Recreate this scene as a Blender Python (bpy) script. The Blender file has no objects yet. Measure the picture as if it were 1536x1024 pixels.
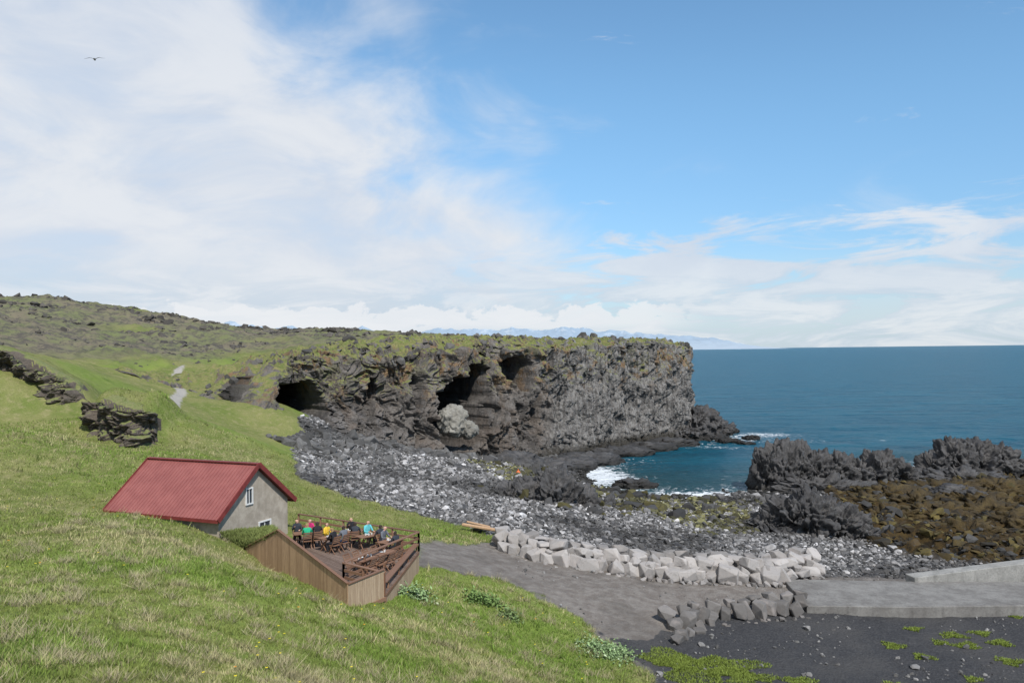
import bpy, bmesh, math, random
import numpy as np
from mathutils import Vector, Matrix
rng=np.random.default_rng(7); random.seed(7)
scene=bpy.context.scene
col=scene.collection
F=1195.0; H=18.0
# ---------------------------------------------------------------- camera
pitch=math.atan(14/1195); roll=0.0119
Fw=Vector((0,math.cos(pitch),math.sin(pitch)))
R0=Vector((1,0,0)); U0=R0.cross(Fw)
R=(R0*math.cos(roll)-U0*math.sin(roll)).normalized(); U=(U0*math.cos(roll)+R0*math.sin(roll)).normalized()
cam=bpy.data.cameras.new("camera"); cam.sensor_width=36; cam.lens=36*F/1536; cam.clip_start=0.5; cam.clip_end=90000
co=bpy.data.objects.new("camera",cam); col.objects.link(co)
m=Matrix((R,U,-Fw)).transposed().to_4x4(); m.translation=Vector((0,0,H)); co.matrix_world=m
scene.camera=co
def ray(px,py):
    d=Fw+R*((px-768)/F)+U*((512-py)/F); return d/d.y
def P(px,py,d=None,z=None):
    r=ray(px,py)
    if d is None: d=(z-H)/r.z
    return np.array((r.x*d,d,H+r.z*d))
# ---------------------------------------------------------------- noise
G16=np.array([(1,1,0),(-1,1,0),(1,-1,0),(-1,-1,0),(1,0,1),(-1,0,1),(1,0,-1),(-1,0,-1),(0,1,1),(0,-1,1),(0,1,-1),(0,-1,-1),(1,1,0),(-1,1,0),(0,-1,1),(0,-1,-1)],float)
def hsh(i,j,k,s):
    h=(i*374761393+j*668265263+k*1442695041+s*974634777)&0xffffffff
    h=((h^(h>>13))*1274126177)&0xffffffff
    return h^(h>>16)
def perlin(p,s=0):
    i=np.floor(p).astype(np.int64); f=p-i; u=f*f*f*(f*(f*6-15)+10); out=np.zeros(len(p))
    for a in (0,1):
        for b in (0,1):
            for c in (0,1):
                g=G16[hsh(i[:,0]+a,i[:,1]+b,i[:,2]+c,s)&15]
                d=g[:,0]*(f[:,0]-a)+g[:,1]*(f[:,1]-b)+g[:,2]*(f[:,2]-c)
                w=(u[:,0] if a else 1-u[:,0])*(u[:,1] if b else 1-u[:,1])*(u[:,2] if c else 1-u[:,2])
                out+=w*d
    return out
def fbm(p,o=4,s=0,ridge=False):
    a=1;t=0;n=0
    for k in range(o):
        v=perlin(p*(2.03**k)+k*13.7,s+k)
        if ridge: v=0.5-2*np.abs(v)
        t=t+a*v; n+=a; a*=0.5
    return t/n*1.6
def worley(p,s=0):
    i=np.floor(p).astype(np.int64); f1=np.full(len(p),9.0); f2=f1.copy(); cid=np.zeros(len(p))
    for a in (-1,0,1):
        for b in (-1,0,1):
            for c in (-1,0,1):
                x=i[:,0]+a;y=i[:,1]+b;z=i[:,2]+c
                h=hsh(x,y,z,s)
                q=np.stack([x+(h&1023)/1023,y+((h>>10)&1023)/1023,z+((h>>20)&1023)/1023],1)
                d=np.sqrt(((p-q)**2).sum(1))
                n=d<f1
                f2=np.where(n,f1,np.minimum(f2,d)); cid=np.where(n,(h&4095)/4095,cid); f1=np.where(n,d,f1)
    return f1,f2,cid
def sst(a,b,x):
    t=np.clip((x-a)/(b-a),0,1); return t*t*(3-2*t)
def p3(x,y,z=0): return np.stack([x,y,np.zeros_like(x)+z],1)
# ---------------------------------------------------------------- terrain control
def D(l): return [P(a,b,d=c) for a,b,c in l]
def Z(l): return [P(a,b,z=c) for a,b,c in l]
shared=D([(0,1024,17),(0,900,25),(0,800,35),(0,700,50),(0,630,61),(0,560,66),(0,527,72),(-250,1024,16),(-250,850,28),(-250,700,45),(-250,560,60),(-250,480,75),
 (100,545,105),(100,510,150),(0,478,200),(0,450,262),(80,448,265),(150,462,270),(200,466,275),(250,474,285),(300,486,300),(345,493,330),(-300,440,200),(-300,430,300),(100,592,66),(240,614,66),(200,670,59),(130,658,60),(60,650,56),
 (-300,442,500),(0,458,480),(200,478,500),(345,500,500),(420,508,480),(0,464,700),(345,506,700),(-300,450,700),(500,512,700),(200,490,700),(-700,440,500),
 (250,1024,20),(250,900,28),(250,810,37),(160,772,43),(200,700,54),(300,685,56),(240,640,72),(262,575,105),(290,550,130),(350,525,180),(200,562,100),(180,527,140),
 (350,700,58),(350,650,75),(350,600,98),(350,560,135),(300,640,75),(-100,525,110),
 (500,1024,24),(400,900,31),(400,851,37.4),(300,832,38),(450,900,32.5),(517,918,32.6),(575,902,35),(625,853,43),(430,730,58),(440,700,64),(500,772,54.5),(380,715,57),
 (600,1024,26),(620,920,35),(700,1000,29),(700,900,40),(370,642,88),(-600,900,20),(-600,600,50)])
shared+=[np.array(v,float) for v in [(-10,42,6.6),(-17,46,8.6),(-14,41.5,7.9),(0,0,16.2),(-10,4,14.8),(10,4,13.5),(0,12,11.2),(-8,12,12),(8,14,9),(16,20,5),(-40,10,17),(30,10,4),(-120,40,30),(-200,150,45),(-15.5,41,8.6),(-22.5,45.5,9.2),(-20,49.5,9.4)]]
low=shared+D([(400,655,86),(400,600,98),(425,672,84)])+Z([(750,880,5),(850,930,4),(950,1000,3.2),(850,1024,4.2),(960,1024,3.0),(640,825,6),(750,850,4.9),(720,820,5),(900,890,4),(1000,900,3.4),(850,840,4.3),(1000,862,3.5),(1160,872,3.2),
 (1000,980,3),(1100,1024,2.9),(1300,1000,2.5),(1536,1024,2.5),(1500,930,2.6),(1250,930,2.8),(1100,960,2.9),(1800,1024,2.5),(1800,900,2),(1250,890,2.8),(1450,890,2.6),
 (760,800,4.8),(600,770,6.3),(520,720,6.8),(470,690,7),(560,690,6),(650,700,4.8),(700,750,4.6),(600,672,5.3),(700,690,3.8),(760,700,2.3),(830,740,2.3),(880,725,.1),(870,700,-.3),(830,692,.8),(950,745,.3),(1000,760,1.2),
 (900,800,3.6),(1000,800,3),(1100,780,1.8),(1130,760,.8),(1100,830,3),(1200,840,2.6),(1300,820,1.8),(1350,860,2),(1300,780,1.3),(1400,760,1),(1500,800,1.2),(1400,830,1.5),(1300,740,.9),(1450,725,.8),(1536,740,.8),(1536,700,.3),(1700,720,.3),(1700,800,1),(1200,735,.4),
 (950,710,-1.5),(1050,720,-1.2),(1100,690,-2),(1000,680,-2),(1150,670,-2.5),(1300,640,-4),(1536,640,-4),(1536,600,-5),(1200,600,-6),(1150,560,-6),(1900,600,-5),(1080,640,-3),(1250,680,-2),(1450,680,-2)])
low+=[np.array(v,float) for v in [(-25,112,6.4),(-10,125,3),(10,150,-2),(30,175,-5),(-40,150,5),(0,200,-5),(-60,250,0),(200,300,-8)]]
ST=[(372,652,88,372,645,92),(400,664,86,398,598,95),(430,666,87,425,552,100),(480,674,92,480,545,103),(540,678,96,540,542,107),(600,672,102,600,540,110),(650,664,107,655,530,114),
 (700,670,111,700,525,118),(750,682,116,750,523,122),(800,694,121,800,525,128),(850,692,128,850,523,134),(900,687,136,895,519,142),(960,678,146,950,517,150),(1010,672,153,1005,518,158),
 (1040,665,158,1026,518,163),(1048,650,167,1028,519,171),(1040,640,185,1015,520,190),(1000,635,205,980,520,208)]
high=shared+D([(s[3],s[4],s[5]) for s in ST[1:]])+D([(430,512,200),(500,508,220),(430,540,130),(500,525,140),(600,514,140),(700,511,150),(780,515,160),(900,518,165),(1000,520,180),(800,518,210),(400,503,300),(470,498,320),(500,497,330),(560,505,300),(560,510,150),(470,530,115)])
def fitrbf(pts,lam=0.02):
    p=np.array(pts); xy=p[:,:2]; n=len(p)
    def phi(r2): return 0.5*r2*np.log(r2+1e-6)
    d2=((xy[:,None]-xy[None])**2).sum(2)
    sc=1/50.
    K=phi(d2*sc*sc)+lam*np.eye(n)*0.02
    Q=np.hstack([np.ones((n,1)),xy*sc]); A=np.block([[K,Q],[Q.T,np.zeros((3,3))]])
    w=np.linalg.solve(A,np.concatenate([p[:,2],np.zeros(3)]))
    def f(x,y):
        x=np.asarray(x,float);y=np.asarray(y,float);o=np.zeros(len(x))
        for i in range(0,len(x),60000):
            a=x[i:i+60000];b=y[i:i+60000]
            r2=((a[:,None]-xy[None,:,0])**2+(b[:,None]-xy[None,:,1])**2)*sc*sc
            o[i:i+60000]=phi(r2)@w[:n]+w[n]+a*sc*w[n+1]+b*sc*w[n+2]
        return o
    return f
flow=fitrbf(low); fhigh=fitrbf(high)
def polydist(x,y,poly):
    poly=np.array(poly,float); ins=np.zeros(len(x),bool); dm=np.full(len(x),1e9)
    for k in range(len(poly)):
        ax,ay=poly[k]; bx,by=poly[(k+1)%len(poly)]
        if ay!=by:
            c=((ay>y)!=(by>y))&(x<(bx-ax)*(y-ay)/(by-ay)+ax); ins^=c
        ex,ey=bx-ax,by-ay; L=ex*ex+ey*ey+1e-9
        t=np.clip(((x-ax)*ex+(y-ay)*ey)/L,0,1)
        dm=np.minimum(dm,(x-ax-t*ex)**2+(y-ay-t*ey)**2)
    dm=np.sqrt(dm); return np.where(ins,dm,-dm)
def polyline_d(x,y,pl):
    dm=np.full(len(x),1e9)
    for k in range(len(pl)-1):
        ax,ay=pl[k];bx,by=pl[k+1];ex,ey=bx-ax,by-ay;L=ex*ex+ey*ey
        t=np.clip(((x-ax)*ex+(y-ay)*ey)/L,0,1); dm=np.minimum(dm,(x-ax-t*ex)**2+(y-ay-t*ey)**2)
    return np.sqrt(dm)
def XY(px,d): return ((px-768)/F*d,d)
plat=[XY(a,b) for a,b in [(345,108),(395,110),(420,114),(480,118),(540,121),(600,125),(680,131),(740,136),(800,142),(850,147),(895,154),(950,161),(1000,170),(1000,190),(940,215),(860,240),(800,300),(760,420),(720,760)]]+[(-600,760),(-600,100),(-120,92)]+[XY(250,95)]
LEDGES=[([(-160,64),(-60,66),(0,66.5),(35,67),(60,66),(80,65),(100,65.5),(118,64.8),(140,65.5)],1.3),([(112,62.5),(135,61),(160,60.2),(190,59.6),(218,59.8),(240,60.8),(256,62)],2.1)]
def ledge_add(x,y):
    a=np.zeros(len(x))
    for pts,hh in LEDGES:
        fr=[XY(*q_) for q_ in pts]; bk=[(q_[0]-1,q_[1]+9) for q_ in fr][::-1]
        sd=polydist(x,y,fr+bk); df=polyline_d(x,y,fr)
        ds=np.minimum(polyline_d(x,y,[fr[0],bk[-1]]),polyline_d(x,y,[fr[-1],bk[0]]))
        a+=hh*sst(0.35,1.1,np.where(sd>0,df,0))*sst(9,1.5,df)*sst(0,2.2,ds)*(sd>0)
    return a
def hmix(x,y):
    sd=polydist(x,y,plat)
    w=1.0+14*sst(-30,-42,x)
    w=np.where(x>-30,1.0,w)
    mk=sst(-w,w,sd)
    lo=flow(x,y)
    lo=np.where((y>176),np.minimum(lo,-5),lo)
    lo=lo.clip(-8,200)
    return lo*(1-mk)+fhigh(x,y)*mk, mk
dd=np.exp(np.linspace(math.log(10),math.log(450),500))
def Gp(px,py):
    r=ray(px,py); h,_=hmix(r.x*dd,dd)
    k=np.where(H+r.z*dd<h)[0]
    k=k[0] if len(k) else len(dd)-1
    return (r.x*dd[k],dd[k])
beach=[Gp(a,b) for a,b in [(448,668),(440,690),(450,718),(520,740),(600,768),(690,788),(745,802),(770,815),(1000,830),(1165,852),(1230,866),(1360,868),(1600,856)]]+[(120,58),(400,60),(400,600),(120,600),(60,260),(0,175),(-27,108),(-25.5,97)]
dirt=[Gp(a,b) for a,b in [(622,815),(690,817),(745,812),(760,800)]]+[(20,75),(60,75),(60,46),(40,30),(12,30)]+[Gp(a,b) for a,b in [(985,1024),(945,985),(880,935),(800,890),(740,868),(680,858),(625,850)]]
sand=[Gp(a,b) for a,b in [(905,955),(1010,945),(1100,915),(1210,905),(1530,905)]]+[(90,48),(90,10),(10,10)]+[Gp(985,1023)]
kelp=[Gp(a,b) for a,b in [(1240,725),(1540,705)]]+[(110,100),(110,60)]+[Gp(a,b) for a,b in [(1530,846),(1400,846),(1320,822),(1290,800),(1230,760)]]
moss=[Gp(a,b) for a,b in [(700,690),(760,690),(880,728),(960,742),(1130,752),(1140,790),(1080,800),(980,775),(880,745),(760,720)]]
NT,NR=860,640; r0,r1=6.0,760.0; th=np.radians(np.linspace(-54,54,NT)); lr=np.linspace(math.log(r0),math.log(r1),NR)
TT,LL=np.meshgrid(th,lr); RR=np.exp(LL); gx=(np.sin(TT)*RR).ravel(); gy=(np.cos(TT)*RR).ravel()
gz,gm=hmix(gx,gy)
gz=gz+ledge_add(gx,gy)
def wob(x,y,f,a,s): return perlin(p3(x*f,y*f),s)*a+perlin(p3(x*f*4,y*f*4),s+5)*a*.35
db=polydist(gx,gy,beach)+wob(gx,gy,.35,1.6,1)
ddt=polydist(gx,gy,dirt)+wob(gx,gy,.5,1.2,2)
dsn=polydist(gx,gy,sand)+wob(gx,gy,.5,1.5,3)
dk=polydist(gx,gy,kelp)+wob(gx,gy,.3,3,4)
dmo=polydist(gx,gy,moss)+wob(gx,gy,.3,3,4)
mb=sst(-.3,.3,db)*(1-gm); md=sst(-.25,.25,ddt)*(1-gm); ms=sst(-.5,.5,dsn); mk_=sst(-1,1,dk)*mb; mm=sst(-1.5,1.5,dmo)*mb
md=np.clip(md-mb,0,1)
mgr=np.clip(1-mb-np.maximum(md,0)-0,0,1)*(1-ms*(1-gm))
rr=np.hypot(gx,gy)
q=p3(gx,gy)
und=fbm(q*.12,4,11)*.4*mgr+fbm(q*.9,3,12)*.14*mgr
lum=fbm(q*.09,5,15,True)
gz=gz+und*(1-sst(150,250,rr)) + gm*mgr*(lum*1.5*sst(90,140,rr)+fbm(q*.035,5,16,True)*1.6*sst(150,260,rr))
gz+=mb*(fbm(q*.5,4,20)*.28)+mk_*(fbm(q*.22,5,22,True)*1.1+.15)+md*fbm(q*1.2,3,24)*.05+ms*fbm(q*.4,3,25)*.08
pl=[XY(*q_) for q_ in [(236,67),(246,74),(258,84),(264,92),(272,98),(262,103),(256,107),(264,113),(285,130)]]
mp=sst(.75,.5,polyline_d(gx,gy,pl)+wob(gx,gy,1,.2,8))
def look(arr,x,y):
    t=(np.arctan2(x,y)-th[0])/(th[1]-th[0]); l=(np.log(np.hypot(x,y))-lr[0])/(lr[1]-lr[0])
    t=np.clip(t,0,NT-1.001); l=np.clip(l,0,NR-1.001); i=t.astype(int); j=l.astype(int); ft=t-i; fl=l-j
    A=arr.reshape(NR,NT)
    return (A[j,i]*(1-ft)+A[j,i+1]*ft)*(1-fl)+(A[j+1,i]*(1-ft)+A[j+1,i+1]*ft)*fl
def hz(x,y): return float(look(gz,np.array([float(x)]),np.array([float(y)]))[0])
# ---------------------------------------------------------------- mesh helpers
def mkmesh(name,v,f,mat=None,attrs=None,smooth=True,parent=None,colattr=None):
    v=np.asarray(v,np.float32); f=np.asarray(f,np.int32); me=bpy.data.meshes.new(name)
    k=f.shape[1]; me.vertices.add(len(v)); me.vertices.foreach_set('co',v.ravel())
    me.loops.add(f.size); me.loops.foreach_set('vertex_index',f.ravel())
    me.polygons.add(len(f)); me.polygons.foreach_set('loop_start',np.arange(0,f.size,k,dtype=np.int32))
    me.update(calc_edges=True)
    me.polygons.foreach_set('use_smooth',np.full(len(f),smooth)); 
    if attrs:
        for n,a in attrs.items():
            at=me.attributes.new(n,'FLOAT','POINT'); at.data.foreach_set('value',np.asarray(a,np.float32))
    if colattr is not None:
        at=me.attributes.new('col','FLOAT_COLOR','POINT'); c=np.ones((len(v),4),np.float32); c[:,:3]=colattr; at.data.foreach_set('color',c.ravel())
    ob=bpy.data.objects.new(name,me); col.objects.link(ob)
    if mat: me.materials.append(mat)
    if parent: ob.parent=parent
    return ob
def gridf(nr,nc):
    i=np.arange(nr*nc).reshape(nr,nc)
    return np.stack([i[:-1,:-1],i[:-1,1:],i[1:,1:],i[1:,:-1]],-1).reshape(-1,4)
def empty(name):
    e=bpy.data.objects.new(name,None); col.objects.link(e); e.empty_display_size=.3; return e
# ---------------------------------------------------------------- material helpers
class M:
    def __init__(s,name,rough=.9,spec=.3):
        s.m=bpy.data.materials.new(name); s.m.use_nodes=True; s.t=s.m.node_tree; s.n=s.t.nodes; s.b=s.n['Principled BSDF']
        s.b.inputs['Roughness'].default_value=rough; s.b.inputs['Specular IOR Level'].default_value=spec
        s.tc=s.n.new('ShaderNodeNewGeometry').outputs['Position']
    def l(s,a,b): s.t.links.new(a,b)
    def setin(s,i,v):
        if isinstance(v,bpy.types.NodeSocket): s.l(v,i)
        elif isinstance(v,(tuple,list)): i.default_value=(*v,1) if len(v)==3 else v
        else: i.default_value=v
    def scale(s,vec,sc):
        n=s.n.new('ShaderNodeVectorMath'); n.operation='MULTIPLY'; s.l(vec,n.inputs[0]); n.inputs[1].default_value=sc; return n.outputs[0]
    def noise(s,sc,det=5,rough=.6,vec=None,dist=0):
        n=s.n.new('ShaderNodeTexNoise'); n.inputs['Scale'].default_value=sc; n.inputs['Detail'].default_value=min(det,6); n.inputs['Roughness'].default_value=rough; n.inputs['Distortion'].default_value=dist
        s.l(vec or s.tc,n.inputs['Vector']); return n.outputs['Fac']
    def vor(s,sc,feat='F1',out='Distance',vec=None):
        n=s.n.new('ShaderNodeTexVoronoi'); n.feature=feat; n.inputs['Scale'].default_value=sc; s.l(vec or s.tc,n.inputs['Vector']); return n.outputs[out]
    def ramp(s,v,a,b,ca=0,cb=1):
        n=s.n.new('ShaderNodeMapRange'); n.interpolation_type='SMOOTHSTEP'; s.l(v,n.inputs[0])
        for k,x in enumerate((a,b,ca,cb)): n.inputs[k+1].default_value=x
        return n.outputs[0]
    def mix(s,f,a,b,mode='MIX'):
        n=s.n.new('ShaderNodeMix'); n.data_type='RGBA'; n.blend_type=mode
        s.setin(n.inputs[0],f); s.setin(n.inputs[6],a); s.setin(n.inputs[7],b); return n.outputs[2]
    def math(s,op,a,b=0,c=None):
        n=s.n.new('ShaderNodeMath'); n.operation=op; s.setin(n.inputs[0],a); s.setin(n.inputs[1],b)
        if c is not None: s.setin(n.inputs[2],c)
        return n.outputs[0]
    def attr(s,name,out='Fac'):
        n=s.n.new('ShaderNodeAttribute'); n.attribute_name=name; return n.outputs[out]
    def isl(s): return s.n.new('ShaderNodeNewGeometry').outputs['Random Per Island']
    def nz(s):
        x=s.n.new('ShaderNodeSeparateXYZ'); s.l(s.n.new('ShaderNodeNewGeometry').outputs['Normal'],x.inputs[0]); return x.outputs[2]
    def pz(s,k=2):
        x=s.n.new('ShaderNodeSeparateXYZ'); s.l(s.tc,x.inputs[0]); return x.outputs[k]
    def color(s,c): s.setin(s.b.inputs['Base Color'],c)
    def bump(s,h,st=.5,dist=.1):
        n=s.n.new('ShaderNodeBump'); n.inputs['Strength'].default_value=st; n.inputs['Distance'].default_value=dist; s.l(h,n.inputs['Height']); s.l(n.outputs[0],s.b.inputs['Normal'])
def simple(name,c,rough=.7,var=.25,sc=3,bump=0,metal=0):
    k=M(name,rough); n=k.noise(sc,6); d=tuple(x*(1-var) for x in c); e=tuple(min(1,x*(1+var)) for x in c)
    k.color(k.mix(k.ramp(n,.3,.7),d,e)); k.b.inputs['Metallic'].default_value=metal
    if bump: k.bump(n,.5,bump)
    return k.m
# ---------------------------------------------------------------- terrain material
t=M('terrain_mat',.95,.1)
n1=t.noise(.25,5,.6); n2=t.noise(1.6,6,.65); n3=t.noise(9,3,.7)
g=t.mix(t.ramp(n1,.35,.65),(.14,.175,.044),(.215,.215,.08))
g=t.mix(t.ramp(n2,.46,.70,0,.75),g,(.29,.255,.13))
g=t.mix(t.ramp(n3,.35,.7,0,.45),g,(.075,.092,.025))
g=t.mix(t.math('MULTIPLY',t.attr('bright'),.55),g,(.155,.225,.038))
hn=t.noise(.09,6,.7); hn2=t.noise(.4,6,.75)
hcol=t.mix(t.ramp(hn,.38,.6),(.135,.148,.054),(.155,.13,.083))
hcol=t.mix(t.ramp(hn2,.47,.58,0,.88),hcol,(.065,.055,.045))
g=t.mix(t.attr('heath'),g,hcol)
g=t.mix(t.math('MULTIPLY',t.attr('heath'),.06),g,(.3,.33,.36))
bn=t.vor(3.2,out='Color'); bsep=t.n.new('ShaderNodeSeparateColor'); t.l(bn,bsep.inputs[0])
b=t.mix(t.ramp(bsep.outputs[0],.1,.9),(.045,.044,.046),(.13,.127,.125))
b=t.mix(t.ramp(n2,.45,.6,0,.6),b,(.045,.043,.042))
b=t.mix(t.attr('moss'),b,t.mix(t.ramp(n2,.4,.65),(.085,.078,.025),(.035,.03,.02)))
b=t.mix(t.attr('kelp'),b,t.mix(t.ramp(n2,.4,.65),(.06,.04,.016),(.018,.015,.011)))
s_=t.mix(t.ramp(n3,.35,.75),(.040,.040,.043),(.072,.071,.072))
s_=t.mix(t.ramp(n1,.45,.65,0,.35),s_,(.09,.085,.08))
dcol=t.mix(t.ramp(n2,.35,.7),(.15,.13,.115),(.22,.20,.18))
dcol=t.mix(t.ramp(n3,.6,.72,0,.6),dcol,(.32,.3,.28))
dcol=t.mix(t.ramp(n1,.5,.65,0,.5),dcol,(.10,.088,.078))
c=t.mix(t.attr('grass'),b,g)
c=t.mix(t.attr('dirt'),c,dcol)
sandm=t.ramp(t.math('ADD',t.attr('sand'),t.math('MULTIPLY',t.math('SUBTRACT',n2,.5),.7)),.35,.65)
c=t.mix(t.math('MULTIPLY',sandm,t.attr('nog')),c,s_)
c=t.mix(t.attr('path'),c,(.33,.31,.28))
wet=t.ramp(t.pz(),.2,.9,1,0)
c=t.mix(t.math('MULTIPLY',wet,.75),c,(.012,.012,.012))
t.color(c)
hb=t.math('ADD',t.math('MULTIPLY',n3,.5),n2)
t.bump(hb,.9,.18)
heath=sst(115,165,rr+wob(gx,gy,.03,60,9))
heath=heath*(1-sst(.15,.45,fbm(q*.018,3,77))*.7)*(1-.75*sst(-62,-50,gx)*sst(200,150,gy))
bright=sst(0,.5,fbm(q*.06,3,41)+.3*sst(-25,-5,gx))
terr=mkmesh('grassy_terrain_ground',np.stack([gx,gy,gz],1),gridf(NR,NT)[:,::-1],t.m,dict(grass=mgr,dirt=md*(1-mp),sand=ms,kelp=mk_,moss=mm,path=mp*mgr,heath=heath,bright=bright,nog=1-mgr))
# ---------------------------------------------------------------- rock material(s)
def rockmat(name,c1,c2,lichen=0,green=0,sc=1.0,gth=(.5,.72),bd=.3):
    k=M(name,.8,.35); a=k.noise(.5*sc,6,.7); bb=k.noise(3*sc,6,.65); v=k.vor(1.6*sc,'DISTANCE_TO_EDGE')
    cc=k.mix(k.ramp(a,.35,.65),c1,c2); cc=k.mix(k.ramp(bb,.4,.75,0,.5),cc,tuple(x*.4 for x in c1))
    if green:
        gn=k.math('ADD',k.nz(),k.math('MULTIPLY',k.math('SUBTRACT',k.noise(.8,5),.5),.7))
        cc=k.mix(k.ramp(gn,gth[0],gth[1],0,green),cc,k.mix(k.ramp(bb,.35,.7),(.13,.165,.042),(.22,.2,.09)))
    wet=k.ramp(k.pz(),.4,1.6,.8,0); cc=k.mix(wet,cc,(.012,.011,.009)); k.color(cc)
    k.bump(k.math('ADD',bb,k.math('MULTIPLY',v,.5)),.9,bd/sc); return k.m
lava=rockmat('lava_mat',(.040,.039,.040),(.092,.088,.087),bd=.14)
bluff=rockmat('bluff_mat',(.12,.098,.078),(.065,.054,.045),0,.95,sc=1.6,gth=(.66,.80))
kelpm=rockmat('kelp_rock_mat',(.045,.031,.013),(.085,.058,.018))
k=M('cliff_mat',.88,.3)
X=k.pz(0); Zc=k.pz(2)
stretch=k.scale(k.tc,(1.3,1.3,.14)); cn=k.noise(1.2,6,.65,stretch,.4); bn_=k.noise(.22,6,.7); fn=k.noise(1.7,6,.72); wn=k.noise(.09,5,.65)
right=k.ramp(k.math('ADD',X,k.math('MULTIPLY',k.math('SUBTRACT',k.noise(.15,4),.5),14)),2,9)
cl=k.mix(k.ramp(bn_,.38,.62),(.075,.068,.063),(.185,.167,.152)); cr=k.mix(k.ramp(cn,.36,.6),(.12,.113,.108),(.27,.258,.245))
cl=k.mix(k.ramp(cn,.5,.65,0,.5),cl,(.22,.20,.182))
cl=k.mix(k.ramp(wn,.52,.6,0,.4),cl,(.165,.122,.09))
cc=k.mix(right,cl,cr); cc=k.mix(k.ramp(fn,.47,.74,0,.55),cc,(.05,.045,.042))
li=k.math('MULTIPLY',k.ramp(k.noise(.35,6,.7),.53,.6),k.ramp(Zc,9,15)); cc=k.mix(k.math('MULTIPLY',li,.75),cc,(.25,.155,.075))
gl=k.math('MULTIPLY',k.ramp(k.noise(.3,6,.7),.54,.6),k.ramp(Zc,12,16)); cc=k.mix(k.math('MULTIPLY',gl,.4),cc,(.14,.14,.055))
cc=k.mix(k.math('MULTIPLY',k.attr('hollow'),.8),cc,(.026,.024,.023))  # cave shade painted into the base colour, masked to the pits
gn=k.math('ADD',k.nz(),k.math('MULTIPLY',k.math('SUBTRACT',k.noise(.45,6,.72),.5),1.1))
gtop=k.mix(k.ramp(fn,.35,.65),(.145,.185,.044),(.25,.225,.095))
cc=k.mix(k.math('MULTIPLY',k.math('MULTIPLY',k.ramp(gn,.68,.78),k.ramp(Zc,11.0,14.0)),k.ramp(k.attr('hollow'),0,.4,1,0)),cc,gtop)
wl=k.ramp(k.math('ADD',Zc,k.math('MULTIPLY',k.noise(.3,3),1.5)),2.0,3.6,.85,0); cc=k.mix(wl,cc,(.028,.024,.016))
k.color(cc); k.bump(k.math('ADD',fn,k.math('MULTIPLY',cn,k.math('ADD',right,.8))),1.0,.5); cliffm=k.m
# ---------------------------------------------------------------- cliff mesh
B=np.array([P(s[0],s[1],d=s[2]) for s in ST]); T=np.array([P(s[3],s[4],d=s[5]) for s in ST])
seg=np.hypot(*(T[1:,:2]-T[:-1,:2]).T); arc=np.concatenate([[0],np.cumsum(seg)]); NU=1600; su=np.linspace(0,arc[-1],NU)
def smooth_interp(s_,arc_,a,win=41):
    o=np.stack([np.interp(s_,arc_,a[:,i]) for i in range(a.shape[1])],1)
    kk=np.hanning(win); kk/=kk.sum(); h_=win//2; e=np.vstack([np.repeat(o[:1],h_,0),o,np.repeat(o[-1:],h_,0)])
    return np.stack([np.convolve(e[:,i],kk,'valid') for i in range(a.shape[1])],1)
Bu,Tu=smooth_interp(su,arc,B),smooth_interp(su,arc,T)
tan=np.gradient(Tu[:,:2],axis=0); tan/=np.linalg.norm(tan,axis=1)[:,None]; nrm=np.stack([tan[:,1],-tan[:,0]],1)
NV=230; NC=46; rows=[]; hol=[]; ends=sst(0,10,su)
stx=np.array([s[0] for s in ST],float); upx=np.interp(su,arc,stx)
caves=[(438,602,3.6,2.7,10),(464,614,2.4,2.3,8),(683,612,4.3,5.0,14),(706,578,2.2,3.6,10),(752,598,1.0,5.0,5),(780,562,2.4,2.6,5.5),(808,600,.9,5.0,4.5),(560,600,.9,3.0,2.5),(622,590,1.0,2.4,2.5),(862,560,1.2,1.6,2),(842,612,.8,3.4,2.5)]
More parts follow.
